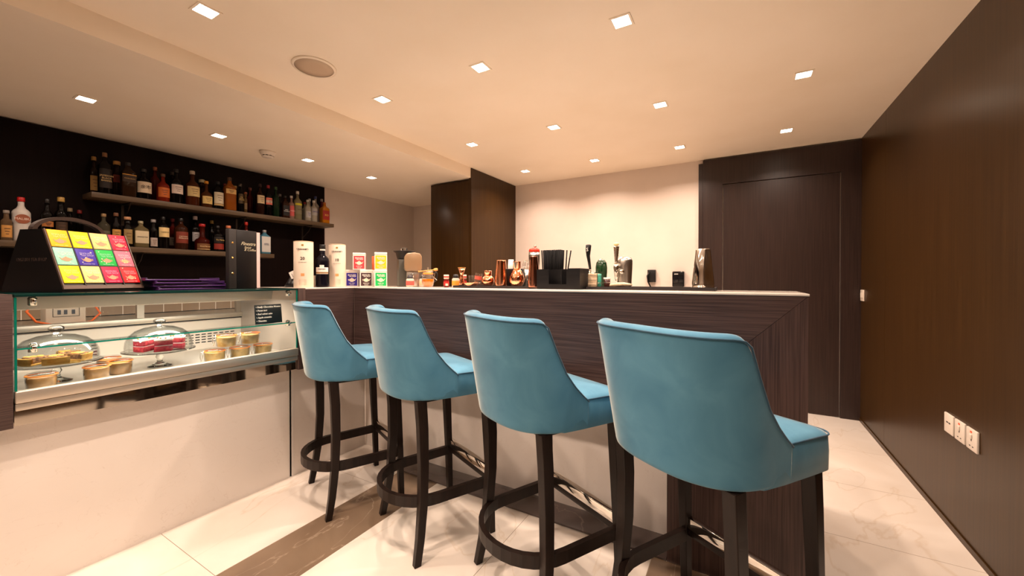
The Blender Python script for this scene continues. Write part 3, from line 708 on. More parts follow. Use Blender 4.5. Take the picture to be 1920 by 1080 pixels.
# ------------------------------------------------------------------ on the display case
def teapot(b, M, s, m):
    """flat printed teapot motif"""
    pts = []
    for k in range(20):
        a = 2*PI*k/20; pts.append((.5*s*math.cos(a), .36*s*math.sin(a)))
    b.prism(pts, 0, .0006, m, M=M)
    b.prism([(.4*s, -.05*s), (.75*s, .3*s), (.82*s, .3*s), (.55*s, -.2*s)], 0, .0006, m, M=M)
    b.prism([(-.42*s, .18*s), (-.72*s, .2*s), (-.7*s, -.1*s), (-.42*s, -.12*s), (-.42*s, -.04*s), (-.62*s, -.02*s), (-.64*s, .12*s), (-.42*s, .1*s)], 0, .0006, m, M=M)
    b.prism([(-.12*s, .34*s), (.12*s, .34*s), (.05*s, .47*s), (-.05*s, .47*s)], 0, .0006, m, M=M)
def tea_display():
    loc = (-2.30, .45, TOP+.0005); rz = math.radians(20)     # local +x toward the room, +y along the face
    t = thing('tea_display', 'black sloped tea display stand on the left of the glass case', 'display stand', loc, rz)
    W, Hh = .285, .252
    # side profile in local x,z
    prof = [(0, 0), (.0, .022), (-.098, Hh), (-.214, Hh), (-.31, .02), (-.31, 0)]
    FX = lambda y: frame((0, y, 0), (1, 0, 0), (0, 0, 1))
    b = B(); b.prism(prof, -W, 0, M_DISP, M=FX(0)); b.build('body', t)
    e = Vector((-.098, 0, Hh-.022)); L_ = e.length; e.normalize()
    F = frame((0.0, 0, .022), (0, 1, 0), e)     # local x along the face, y up the slope, z outward
    b = B()
    m = mat('bronze_trim', (92,72,62), .4)
    b.box(0, W, -.012, .004, -.001, .006, m, M=F)
    b.box(0, .004, 0, L_, -.001, .007, m, M=F); b.box(W-.004, W, 0, L_, -.001, .007, m, M=F)
    b.build('face_frame', t)
    b = B()
    for k in range(1, 3): b.box(.004, W-.004, .012+k*(L_-.012)/3-.0015, .012+k*(L_-.012)/3+.0005, 0, .006, M_DISP, M=F)
    for k in range(1, 4): b.box(.004+k*(W-.008)/4-.0015, .004+k*(W-.008)/4+.0015, 0, L_, 0, .006, M_DISP, M=F)
    b.build('divider', t)
    b = B(); pts = [(-.156, W*.42-.108*math.cos(a), Hh-.002+.052*math.sin(a)) for a in [PI*k/18 for k in range(19)]]
    rows = []
    for (x, y, z), a in zip(pts, [PI*k/18 for k in range(19)]):
        n = Vector((0, -math.cos(a), .6*math.sin(a)+.1)).normalized()*.014
        rows.append([(x-.012, y, z), (x+.012, y, z), (x+.012, y+n.y, z+n.z), (x-.012, y+n.y, z+n.z)])
    b.grid(rows, flat((50,32,22)), closed=True, smooth=False, caps=True)
    b.build('arch_handle', t)
    b = B(); b.text('ENGLISH TEA SHOP', .018, flat((60,46,40)), frame((-.155, -.0006, .13), (1, 0, 0), (0, 0, 1))); b.build('side_lettering', t)
    cols = [[((255,184,0), 'orange yellow'), ((255,226,0), 'bright yellow'), ((250,206,130), 'tan'), ((222,20,60), 'crimson')],
            [((150,220,190), 'mint green'), ((60,40,160), 'violet blue'), ((20,180,70), 'bright green'), ((240,110,130), 'pink')],
            [((255,230,0), 'yellow'), ((252,212,134), 'light tan'), ((214,16,70), 'magenta red'), ((232,20,30), 'scarlet')]]
    rn = ['top row', 'middle row', 'bottom row']
    T = Matrix.Translation(loc) @ Matrix.Rotation(rz, 4, 'Z')
    cw = (W-.008)/4; rh = (L_-.012)/3
    for r in range(3):
        for c in range(4):
            cc, nm = cols[r][c]
            M = T @ F @ Matrix.Translation((.004+cw*(c+.5), .012+rh*(2.5-r), .0035))
            b = B()
            b.box(-cw/2+.003, cw/2-.003, -rh/2+.002, rh/2-.002, -.003, .0025, flat(cc, .55), bev=.0008)
            pr = flat((190,150,116)) if r != 1 or c != 3 else flat((220,170,120))
            teapot(b, Matrix.Translation((.0, -rh*.17, .0026)) @ Matrix.Rotation(PI, 4, 'Y') @ Matrix.Translation((0, 0, -.0006)), .026, pr)
            wk = flat(tuple(min(255, int(v*.55+118)) for v in cc))
            b.text('ENGLISH', .0105, wk, Matrix.Translation((0, rh*.20, .003)), bold=.0003)
            b.text('TEA SHOP', .0095, wk, Matrix.Translation((.004, rh*.08, .003)), bold=.0003)
            b.text('ORGANIC TEA', .0062, wk, Matrix.Translation((0, -rh*.40, .003)), bold=.0002)
            if r == 1 or c == 3:
                for k in range(5):
                    b.box(0, .004, 0, .003, 0, .0005, flat((250,240,210)), M=Matrix.Translation((random.uniform(-.024, .022), random.uniform(-.03, .034), .0027)))
            o = b.build('tea_packet'); o.matrix_world = M
            tag(o, '%s tea packet, %s of the sloped display, %s from the left' % (nm, rn[r], ['first', 'second', 'third', 'fourth'][c]), 'tea packet', 'tea packets in the sloped display')
tea_display()

def tray(k, x, y, rz, lb):
    b = B(); b.box(-.10, .10, -.15, .15, 0, .008, flat((66,34,92), .3), bev=.002)
    b.box(-.10, .10, -.15, -.142, .008, .014, flat((66,34,92), .3), bev=.002); b.box(-.10, .10, .142, .15, .008, .014, flat((66,34,92), .3), bev=.002)
    o = b.build('purple_folder'); at(o, (x, y, TOP+.0008+k*.0146), rz)
    tag(o, lb, 'folder', 'purple menu folders stacked on the case')
tray(0, -2.46, .905, .06, 'glossy purple menu folder at the bottom of the flat stack')
tray(1, -2.46, .900, -.02, 'glossy purple menu folder second from the bottom of the stack')
tray(2, -2.465, .89, .1, 'glossy purple menu folder second from the top of the stack')
tray(3, -2.46, .865, .02, 'glossy purple menu folder on top of the stack')

def menu_book():
    t = thing('menu_book', 'tall black menu book with brass studs and silver script, standing on the case', 'menu', (-2.335, 1.085, TOP+.0006), math.radians(8))
    # local +x faces the room, +y to the right
    b = B(); b.box(-.026, -.0, -.0, .110, 0, .318, M_DISP, bev=.0015)
    Fm = frame((.0006, .062, .245), (0, 1, 0), (0, 0, 1))
    b.text('Finestra', .025, flat((190,180,150)), Fm, shear=.4, bold=.0003)
    b.text('Spirit', .018, flat((190,180,150)), frame((.0006, .058, .225), (0, 1, 0), (0, 0, 1)), shear=.4)
    b.text('& Coffee', .018, flat((190,180,150)), frame((.0006, .072, .212), (0, 1, 0), (0, 0, 1)), shear=.4)
    b.build('cover', t)
    b = B(); b.box(-.028, .002, -.040, -.001, 0, .318, mat('dark_leatherette', (36,32,30), .5), bev=.003); b.build('spine', t)
    for z in (.082, .165, .245):
        b = B(); b.lathe([(.006, 0), (.0055, .002), (.002, .0035)], M_BRASS, n=14, M=frame((.002, -.022, z), (0, 1, 0), (0, 0, 1))); b.build('stud', t)
    b = B(); b.box(-.022, -.001, .111, .130, .003, .314, flat((226,196,190), .6)); b.build('pages', t)
menu_book()
def tag_card():
    t = thing('price_tag', 'folded white card tag resting on a black cone', 'tag', (-2.50, 1.50, TOP+.0002))
    b = B(); b.lathe([(.06, .0005), (.045, .03), (.02, .075), (.012, .085)], M_BLACK, n=24); b.build('cone', t)
    b = B(); Mx = Matrix.Translation((.03, -.02, .082)) @ Matrix.Rotation(.45, 4, 'X')
    b.box(0, .002, -.028, .028, -.02, .025, M_PAPER, M=Mx); b.box(.002, .003, -.015, -.013, -.012, .012, M_INK, M=Mx); b.box(.002, .003, .004, .006, -.008, .01, M_INK, M=Mx)
    b.build('card', t)
tag_card()
def canister(x, y, r, h, lb, num):
    t = thing('gift_canister', lb, 'canister', (x, y, TOP+.0004), math.radians(-38))
    b = B(); b.lathe([(r*.99, 0), (r, .002), (r, h-.002), (r*.985, h), (.001, h+.001)], M_CREAMC, n=48)
    def T(s_, size, z, m, bold=0):
        b.text(s_, size, m, frame((r+.0008, 0, z), (0, 1, 0), (0, 0, 1)), bold=bold)
    T("GRAHAM'S", .0135, h*.83, M_INK, .0003); T(num, .024, h*.63, M_INK, .0006); T('YEAR OLD TAWNY', .0055, h*.55, M_INK)
    b.box(r*.985, r+.0006, -.010, .010, h*.25, h*.31, flat((226,160,100)))
    for k in range(4): b.box(r*.97, r+.0004, -.022, .022, h*(.17-k*.035), h*(.17-k*.035)+.0012, flat((214,186,160)))
    b.box(r*.985, r+.0006, -.006, .006, h*.9, h*.94, M_GOLD)
    b.build('tube', t)
    b = B(); b.lathe([(r*1.006, h*.9955), (r*1.006, h+.002), (r*.9, h+.0035), (.001, h+.0035)], flat((206,176,140), .5), n=48); b.build('lid', t)
canister(-2.34, 1.462, .055, .281, 'taller cream gift canister with black lettering, left of the port bottle', '20')
canister(-2.36, 1.712, .053, .283, 'cream gift canister with a gold crest, right of the port bottle', '10')
b = B(); b.box(-.03, .03, -.04, .04, 0, .075, M_CREAMC, bev=.001)
tag(at(b.build('small_carton'), (-2.44, 1.60, TOP+.0004), .3), 'small cream carton behind the tall canister', 'carton')
def port_bottle():
    t = thing('port_bottle', 'dark port bottle with a white shouldered label between the cream canisters', 'bottle', (-2.34, 1.590, TOP+.0004), math.radians(-40))
    g = liquid((14,12,20))
    b = B(); b.lathe([(.036, 0), (.040, .004), (.041, .01), (.041, .165), (.038, .182), (.028, .196), (.018, .206), (.0155, .22), (.0155, .245)], g, n=32); b.build('glass_body', t)
    b = B(); b.lathe([(.017, .2455), (.018, .248), (.018, .272), (.016, .275)], M_BLACK, n=20); b.lathe([(.0165, .236), (.0165, .2452)], M_PAPER, n=20, cap=False); b.build('cap', t)
    b = B(); b.lathe([(.0415, .085), (.0418, .086), (.0418, .126), (.0415, .127)], M_PAPER, n=20, a0=-1.0, a1=1.0)
    b.lathe([(.0421, .088), (.0421, .097)], flat((150,110,60)), n=20, a0=-1.0, a1=1.0)
    b.lathe([(.0418, .127), (.0418, .142)], M_PAPER, n=8, a0=-.32, a1=.32)
    b.text("GRAHAM'S", .0095, M_INK, frame((.0425, 0, .116), (0, 1, 0), (0, 0, 1)), bold=.0002); b.build('label', t)
port_bottle()
def tea_tin(x, y, z, rgb, nm, lb, rz=math.radians(-42), w_=.082, h=.117):
    t = thing('tea_tin', lb, 'tea tin', (x, y, z+.0004), rz, 'stacked tea tins')
    hw = w_/2
    b = B(); b.box(-hw*.9, hw, -hw, hw, 0, h-.018, M_PAPER, bev=.002); b.build('tin_body', t)
    b = B(); b.box(-hw*.91, hw*1.01, -hw*1.01, hw*1.01, h-.0175, h, M_PAPER, bev=.002); b.build('lid', t)
    c = flat(rgb, .5)
    b = B(); b.box(hw, hw+.0008, -hw+.006, hw-.006, .006, h-.022, c); b.box(-hw+.01, hw-.006, hw, hw+.0008, .006, h-.022, c); b.box(-hw+.01, hw-.006, -hw-.0008, -hw, .006, h-.022, c)
    FF = lambda yy, zz: frame((hw+.001, yy, zz), (0, 1, 0), (0, 0, 1))
    teapot(b, FF(0, .045), .034, M_CREAMC)
    b.text('ENGLISH', .013, M_WINK, FF(0, .080), bold=.0004); b.text('TEA SHOP', .010, M_WINK, FF(.004, .070), bold=.0003)
    b.text(nm, .0075, M_WINK, FF(0, .023), bold=.0002); b.text('ORGANIC', .006, M_WINK, FF(0, .012), bold=.0002)
    b.build('label', t)
tea_tin(-2.375, 1.843, TOP, (48,34,140), 'EARL GREY', 'indigo labelled tea tin, left of the bottom row beside the canister')
tea_tin(-2.262, 1.872, TOP, (70,44,48), 'BREAKFAST', 'dark brown labelled tea tin in the middle of the bottom row')
tea_tin(-2.150, 1.900, TOP, (20,186,90), 'GREEN TEA', 'green labelled tea tin at the right of the bottom row')
tea_tin(-2.318, 1.858, TOP+.1178, (214,64,70), 'WHITE TEA', 'red labelled tea tin stacked on the left two tins')
tea_tin(-2.150, 1.900, TOP+.1178, (226,206,20), 'LEMONGRASS', 'yellow labelled tea tin stacked on the green one')
b = B(); b.box(-.03, .03, -.028, .028, 0, .10, flat((214,110,66), .5), bev=.001); b.box(.03, .0305, -.02, .02, .01, .09, flat((232,160,110), .5))
tag(at(b.build('orange_carton'), (-2.300, 2.000, TOP+.1182), .5), 'orange carton standing behind the red labelled tin', 'carton')
b = B(); b.box(-.04, .04, -.035, .035, 0, .1175, M_PAPER, bev=.001)
tag(at(b.build('plain_tin'), (-2.300, 2.000, TOP+.0004), .5), 'plain white tin behind the lower row of tea tins', 'tin')

def grinder():
    t = thing('coffee_grinder', 'dark grey tapered grinder with a flared lid behind the tea tins', 'grinder', (-2.06, 2.03, TOP+.0004), -.6)
    b = B(); b.box(-.045, .045, -.045, .045, 0, .19, M_DARKGREY, bev=.006); b.build('body', t)
    b = B(); b.lathe([(.045, .191), (.05, .20), (.058, .235), (.075, .246), (.075, .25), (.04, .252)], M_BLACKM, n=28); b.build('hopper', t)
    b = B(); b.sphere((0, 0, .262), .024, M_GLASS, sz=.6, n=12); b.build('lid_knob', t)
grinder()
def water_tank():
    t = thing('water_dispenser', 'beige moulded tank on a steel stand beside the grinder', 'dispenser', (-1.935, 1.985, TOP+.0004), math.radians(-42))
    m = mat('smoky_tank', (150,122,92), .3, coat=.3)
    b = B(); b.prism([(-.045, .105), (-.055, .12), (-.055, .205), (-.04, .225), (.01, .232), (.045, .225), (.058, .205), (.058, .12), (.045, .105)], -.05, .05, m, M=frame((0, 0, 0), (0, 1, 0), (0, 0, 1)), bev=.006); b.build('tank', t)
    b = B(); b.box(-.035, .03, -.04, .04, 0, .104, M_STEEL, bev=.003); b.build('stand', t)
    b = B(); b.lathe([(.007, .09), (.008, .08), (.006, .06)], M_CHROME, n=12, c=(.04, 0, 0)); b.box(.03, .042, -.005, .005, .082, .09, M_CHROME); b.build('tap', t)
water_tank()

# ------------------------------------------------------------------ on the bar
def spice_jar(x, y, rgb, lb, r=.026, h=.078, cap=(60,58,62), capin=True, z=TOP):
    t = thing('syrup_jar', lb, 'jar', (x, y, z+.0004), -.6, 'small jars along the bar')
    b = B(); b.lathe([(r*.92, 0), (r, .003), (r, h*.62), (r*.8, h*.70), (r*.7, h*.72)], liquid((200,186,170)), n=24); b.build('glass', t)
    b = B(); b.lathe([(r*1.01, h*.14), (r*1.02, h*.15), (r*1.02, h*.5), (r*1.01, h*.51)], flat(rgb), n=24, cap=False); b.build('label', t)
    b = B(); b.lathe([(r*.75, h*.721), (r*.78, h*.74), (r*.6, h*.98), (r*.4, h)], flat(cap, .4), n=20); b.build('cap', t)
spice_jar(-1.905, 1.93, (226,90,80), 'squat jar with red label and dark dropper cap left of the honey')
spice_jar(-1.845, 1.99, (236,190,150), 'squat jar with peach label and dark cap just left of the honey')
spice_jar(-1.553, 1.97, (246,150,50), 'squat jar with orange label and black cap left of the copper jigger', cap=(16,16,16), h=.082, r=.024)
def travel_press():
    t = thing('coffee_press', 'clear cylinder press with a chrome rim and black handle behind the jars', 'coffee press', (-1.87, 2.065, TOP+.0004), -.6)
    b = B(); b.lathe([(.034, 0), (.036, .003), (.036, .10), (.034, .1), (.034, .004)], M_VESSEL, n=28, cap=False); b.build('beaker', t)
    b = B(); b.lathe([(.037, .1005), (.038, .106), (.03, .112), (.004, .114), (.003, .124), (.007, .13), (.001, .134)], M_CHROME, n=28); b.build('lid', t)
    b = B(); b.tube([(0, .036, .095), (0, .06, .10), (0, .065, .08), (0, .055, .04), (0, .037, .03)], .005, M_BLACK, n=8); b.build('handle', t)
travel_press()
def honey():
    t = thing('honey_jar', 'ribbed glass honey jar with an orange seal and wire clip on the bar', 'honey jar', (-1.752, 1.935, TOP+.0004), -.55)
    hm = mat('honey', (226,128,14), .08, coat=.6, emit=0); 
    ribs = []
    for k in range(15):
        z = .004+k*.0035; r = .024+.014*math.sin(min(1, z/.045)*PI/2); ribs.append((r*(1+(.02 if k % 2 else -.01)), z))
    b = B(); b.lathe(ribs, hm, n=32); b.build('honey', t)
    b = B(); pr = [(.026, 0), (.034, .012), (.0395, .032), (.0405, .052), (.037, .066), (.030, .076), (.029, .082)]
    b.lathe(pr+[(r-.0015, z+.001) for r, z in pr[::-1]], M_VESSEL, n=32, cap=False); b.build('glass', t)
    b = B(); b.lathe([(.028, .0825), (.032, .083), (.032, .092), (.028, .094), (.001, .095)], ORG, n=28); b.build('seal', t)
    b = B(); b.tube([(0, .030, .088), (.004, .042, .086), (.002, .043, .072), (0, .037, .066), (0, .060, .045)], .0014, M_CHROME, n=6)
    b.tube([(0, -.030, .088), (.004, -.040, .082), (0, -.036, .072)], .0014, M_CHROME, n=6); b.build('wire_clip', t)
    d = thing('honey_dipper', 'wooden honey dipper lying across the honey jar', 'honey dipper', (-1.752, 1.935, TOP+.0965), -.55)
    wm = mat('light_wood', (226,160,80), .5); varied(wm, (216,148,70), (236,176,96), scale=(4,40,40), nscale=4)
    A, E_ = Vector((-.015, -.060, .004)), Vector((.012, .034, .016))
    b = B(); b.tube([A, A+(E_-A)*.04, A+(E_-A)*.1, E_], [.0045, .006, .0032, .0032], wm, n=10); b.build('handle', d)
    dr = (E_-A).normalized(); b = B()
    pts = [E_+dr*(k*.0022) for k in range(13)]; b.tube(pts, [(.0115 if k % 2 else .0075)*(1-.25*abs(k-6)/6) for k in range(13)], wm, n=14); b.build('head', d)
honey()
def red_bottle(x, y, lb):
    t = thing('bitters_bottle', lb, 'bottle', (x, y, TOP+.0004), -.5, 'little red topped bottles')
    b = B(); b.lathe([(.015, 0), (.017, .002), (.017, .042), (.012, .052)], liquid((110,30,24)), n=20); b.build('glass', t)
    b = B(); b.lathe([(.0172, .012), (.0174, .013), (.0174, .036), (.0172, .037)], flat((206,36,30)), n=20, cap=False); b.lathe([(.0177, .010), (.0177, .024)], M_CREAMC, n=8, a0=-.7, a1=.3); b.build('label', t)
    b = B(); b.lathe([(.0125, .0525), (.0165, .054), (.0165, .078), (.015, .08)], flat((236,206,190)), n=20); b.lathe([(.0168, .062), (.0168, .070)], flat((200,60,54)), n=20, cap=False); b.build('cap', t)
red_bottle(-1.612, 1.95, 'small red labelled bottle with a white striped cap, right of the honey')
red_bottle(-1.515, 2.005, 'small red labelled bottle with a white striped cap behind the copper jigger')
MAT_T = .014
def bar_mat(x0, x1, y0, y1, lb):
    t = thing('bar_mat', lb, 'bar mat', ((x0+x1)/2, (y0+y1)/2, TOP+.0003))
    a, c = (x1-x0)/2, (y1-y0)/2
    b = B(); b.box(-a, a, -c, c, 0, .006, M_BLACKM)
    for k in range(int(a*2/.02)):
        b.box(-a+.006+k*.02, -a+.018+k*.02, -c+.006, c-.006, .006, .009, M_BLACKM)
    b.build('pad', t)
    b = B()
    for q in ((-a, a, -c, -c+.006), (-a, a, c-.006, c), (-a, -a+.006, -c+.006, c-.006), (a-.006, a, -c+.006, c-.006)): b.box(*q, .006, MAT_T, M_BLACKM)
    b.build('rim', t)
bar_mat(-1.515, -.995, 1.895, 2.045+.055, 'black rubber bar mat under the copper shakers')
bar_mat(-.690, -.095, 1.955, 2.110, 'black rubber bar mat between the beer taps and the tall steel shaker')
MZ = TOP+.0096
def vessel(name, lb, cat, x, y, z, outer, m, th=.0012, n=40, group=None):
    b = B(); zt = outer[-1][1]
    inner = [(max(r-th, .001), z_+(th if i == 0 else 0)) for i, (r, z_) in enumerate(outer)]
    b.lathe([(0.0008, outer[0][1])]+outer+inner[::-1]+[(0.0008, outer[0][1]+th)], m, n=n, cap=False)
    return tag(at(b.build(name), (x, y, z)), lb, cat, group)
def jigger():
    b = B(); b.lathe([(.0008, .0), (.019, .0), (.0195, .001), (.012, .052), (.0075, .066), (.0105, .074), (.0235, .112), (.0225, .112), (.009, .075), (.001, .070)], M_COPPER, n=32, cap=False)
    b.lathe([(.022, .1118), (.0246, .1122), (.0246, .1145), (.022, .115)], M_BRASS, n=32)
    tag(at(b.build('jigger'), (-1.478, 1.935, MZ)), 'copper cocktail jigger at the left end of the copper bar tools', 'jigger')
jigger()
for x, y, rz, lb, g_ in ((-1.437, 1.985, .1, 'upright clear shot glass right of the jigger', 0), (-1.385, 1.965, .35, 'tilted clear glass leaning over the copper dish', 1)):
    b = B(); b.lathe([(.018, 0), (.019, .002), (.022, .066), (.0205, .066), (.0175, .006), (.001, .005)], M_VESSEL, n=20, cap=False)
    if g_: b.lathe([(.0216, .03), (.0222, .05)], flat((206,96,80)), n=20, cap=False)
    o = tag(at(b.build('shot_glass'), (x, y, MZ+(.012 if g_ else 0))), lb, 'glass')
    if g_: o.rotation_euler = (0, .22, 0)
vessel('copper_dish', 'low shallow copper dish right of the jigger', 'dish', -1.402, 1.915+.012, MZ, [(.022, 0), (.036, .004), (.044, .016), (.046, .022)], M_COPPER)
def rounded(name, lb, x, y, prof, rim=True):
    t = thing(name, lb, 'shaker', (x, y, MZ))
    hm = mat('hammered_copper', (250,172,130), .12, 1)
    if 'hammered' not in MATS:
        MATS['hammered'] = 1
        L = hm.node_tree.links; tc = nd(hm, 'ShaderNodeTexCoord'); v = nd(hm, 'ShaderNodeTexVoronoi'); v.inputs['Scale'].default_value = 130
        L.new(tc.outputs['Object'], v.inputs['Vector']); bp = nd(hm, 'ShaderNodeBump'); bp.inputs['Strength'].default_value = .25; bp.inputs['Distance'].default_value = .002
        L.new(v.outputs[0], bp.inputs['Height']); L.new(bp.outputs[0], hm.node_tree.nodes['Principled BSDF'].inputs['Normal'])
    return t, hm
t, hm = rounded('copper_jar', 'small round bellied copper jar left of the tall copper shaker', -1.292, 1.945, None)
b = B(); b.lathe([(.018, 0), (.026, .004), (.035, .018), (.0375, .034), (.033, .05), (.022, .062), (.018, .066)], hm, n=36); b.build('body', t)
b = B(); b.lathe([(.0185, .0665), (.022, .068), (.022, .088), (.0225, .092), (.0195, .093), (.001, .09)], M_COPPER, n=32); b.build('neck', t)
vessel('cocktail_shaker', 'tall tapered copper cocktail shaker tin at the centre of the copper set', 'shaker', -1.200, 1.945, MZ, [(.038, 0), (.0385, .003), (.0275, .148), (.0275, .152)], M_COPPER)
t, hm = rounded('copper_carafe', 'hammered copper carafe with a narrow neck left of the antique shaker', -1.090, 1.935, None)
b = B(); b.lathe([(.022, 0), (.030, .004), (.0405, .024), (.0425, .044), (.037, .066), (.027, .086), (.0195, .1)], hm, n=36); b.build('body', t)
b = B(); b.lathe([(.0198, .1005), (.0215, .103), (.0215, .138), (.0235, .142), (.0205, .142), (.001, .136)], M_COPPER, n=32); b.build('neck', t)
vessel('cocktail_shaker', 'dark antique copper shaker tin standing against the black straw caddy', 'shaker', -.978, 1.925, MZ-.001, [(.034, 0), (.0345, .003), (.0215, .164), (.0215, .168)], M_COPPERD)
def cup_stack():
    t = thing('cup_holder', 'low black holder with a stack of white paper cups behind the copper carafe', 'cup holder', (-1.193, 2.045, MZ))
    b = B(); b.box(-.028, .075, -.03, .03, 0, .105, M_BLACK, bev=.003); b.build('holder', t)
    for k in range(3):
        b = B(); b.lathe([(.019, .106+k*.006), (.0155, .148+k*.006), (.001, .148+k*.006)], M_PAPER, n=24, cap=False)
        o = tag(at(b.build('paper_cup'), (-1.193, 2.045, MZ)), ['bottom upturned white paper cup of the small stack', 'middle upturned white paper cup of the small stack', 'top upturned white paper cup of the small stack'][k], 'cup', 'white paper cups behind the carafe')
cup_stack()
def whisk_jug():
    t = thing('wire_strainer', 'coiled wire cocktail strainer standing behind the dark copper shaker', 'strainer', (-1.097, 2.062, MZ+.0))
    b = B(); b.lathe([(.014, 0), (.014, .10)], M_STEEL, n=16); b.build('holder', t)
    b = B()
    for k in range(4):
        a = PI*k/4; b.tube([(0.022*math.cos(a)*math.sin(q), .022*math.sin(a)*math.sin(q), .128-.027*math.cos(q)) for q in [2*PI*j/18 for j in range(18)]], .0012, M_CHROME, n=5, closed=True)
    b.build('wire_coil', t)
whisk_jug()
def ornament():
    t = thing('round_tin', 'shiny round tin with a red lid behind the straws', 'tin', (-1.175, 2.32, .9005))
    b = B(); b.lathe([(.033, 0), (.033, .36), (.036, .38), (.038, .43), (.036, .455)], M_STEEL, n=24); b.build('body', t)
    b = B(); b.lathe([(.034, .4555), (.037, .460), (.034, .474), (.022, .482), (.001, .484)], flat((216,50,24), .3), n=24); b.build('lid', t)
    b = B(); b.sphere((0.006, 0, .493), .009, M_CHROME, n=10); b.build('knob', t)
ornament()
CX, CY = -.815, 1.945
def caddy():
    t = thing('bar_caddy', 'black plastic bar caddy with napkin and straw compartments', 'caddy', (CX, CY, TOP+.0004))
    w2, d2 = .120, .070
    XZ = lambda y: frame((0, y, 0), (1, 0, 0), (0, 0, 1))
    b = B()
    # front wall with a square notch, back wall, two sides, floor, inner partition
    b.prism([(-w2, 0), (w2, 0), (w2, .107), (.060, .107), (.048, .100), (.048, .026), (-.050, .026), (-.050, .104), (-w2, .104)], 0, .004, M_BLACK, M=XZ(-d2+.004))
    b.box(-w2, w2, d2-.004, d2, 0, .107, M_BLACK); b.box(-w2, -w2+.004, -d2+.004, d2-.004, 0, .104, M_BLACK); b.box(w2-.004, w2, -d2+.004, d2-.004, 0, .107, M_BLACK)
    b.box(-w2+.004, w2-.004, -d2+.004, d2-.004, 0, .004, M_BLACK)
    b.build('tray', t)
    b = B(); b.box(.016, .020, -d2+.004, d2-.004, .004, .104, M_BLACK); b.box(-w2+.004, .016, -.012, -.008, .004, .104, M_BLACK); b.build('partition', t)
caddy()
b = B(); b.lathe([(.0037, 0), (.0037, .205)], mat('straw_black', (9,8,8), .7, spec=.2), n=8)
straw0 = b.build('drinking_straw')
tag(straw0, 'black drinking straw standing in the caddy', 'straw', 'black straws in the caddy')
k = 0
for i in range(14):
    for j in range(4):
        o = straw0 if k == 0 else straw0.copy()
        if k: COL.objects.link(o)
        k += 1
        o.location = (CX-.1135+i*.0068, CY+.004+j*.0145, TOP+.0055); o.rotation_euler = (random.uniform(-.02, .02), -.055+i*.0075+random.uniform(-.008, .008), 0)
for dx, ang in ((.006, .06), (.009, .17)):
    o = straw0.copy(); COL.objects.link(o); o.location = (CX-.014+dx*.3, CY+.055, TOP+.0055); o.rotation_euler = (0, ang, 0)
    o['label'] = 'black straw leaning out farthest right of the straw bundle' if ang > .1 else 'black straw standing just apart at the right of the bundle'
def hinged_box():
    b = B(); b.box(-.023, .023, -.03, .03, 0, .024, mat('clear_acrylic', (226,206,176), .1, trans=.5, ior=1.2), bev=.002)
    b.box(-.023, .023, -.0305, -.03, .0115, .013, M_INK)
    o = tag(at(b.build('acrylic_box'), (-.663, 2.00, MZ)), 'lower of two clear acrylic boxes stacked right of the caddy', 'box', 'clear acrylic boxes')
    o2 = o.copy(); COL.objects.link(o2); o2.location = (-.662, 2.0, MZ+.0245)
    tag(o2, 'upper of two clear acrylic boxes stacked right of the caddy', 'box')
    o3 = o.copy(); COL.objects.link(o3); o3.location = (-.663, 2.001, MZ+.049); tag(o3, 'topmost clear acrylic box of the small stack', 'box')
hinged_box()
b = B(); b.lathe([(.009, 0), (.0095, .002), (.0095, .055), (.0085, .058)], flat((60,150,130), .35), n=18); b.lathe([(.009, .0582), (.010, .059), (.010, .068), (.008, .07)], flat((90,180,160), .35), n=18)
tag(at(b.build('green_tube'), (-.629, 1.985, MZ)), 'small sea green tube beside the acrylic boxes', 'tube')
b = B(); b.lathe([(.014, 0), (.015, .002), (.017, .042)], flat((60,24,18), .3), n=24); b.lathe([(.0172, .0422), (.0176, .043), (.0176, .050), (.016, .051)], M_PAPER, n=24)
tag(at(b.build('small_cup'), (-.597, 2.01, MZ)), 'small dark cup with a white rim below the green beer tap', 'cup')
def tongs():
    t = thing('bar_cloth', 'folded beige cloth lying on the right bar mat', 'cloth', (-.520, 1.99, MZ), -.1)
    m = mat('beige_cloth', (226,204,170), .8); wave_bands(m, 60, .6, 'X')
    rows = []
    for i in range(9):
        x = -.055+i*.0138; rr = .007+.005*math.sin(i*.4+.4); zc = rr+i*.0012+.0004
        rows.append([(x, 1.3*rr*math.cos(a)*(1+.1*math.sin(3*a+i)), zc+rr*math.sin(a)) for a in [2*PI*k/14 for k in range(14)]])
    b = B(); b.grid(rows, m, closed=True, caps=True); b.build('fold', t)
    s_ = thing('bar_spoon', 'thin steel bar spoon lying across the mat below the beer taps', 'spoon', (-.600, 1.966, MZ+.012))
    b = B(); b.tube([(-.02, 0, .012), (.05, .0, .014), (.10, 0, .016)], .0012, M_CHROME, n=6); b.build('stem', s_)
    b = B(); b.sphere((-.028, 0, .0115), .009, M_CHROME, sx=1.1, sz=.3, n=10); b.build('bowl', s_)
tongs()

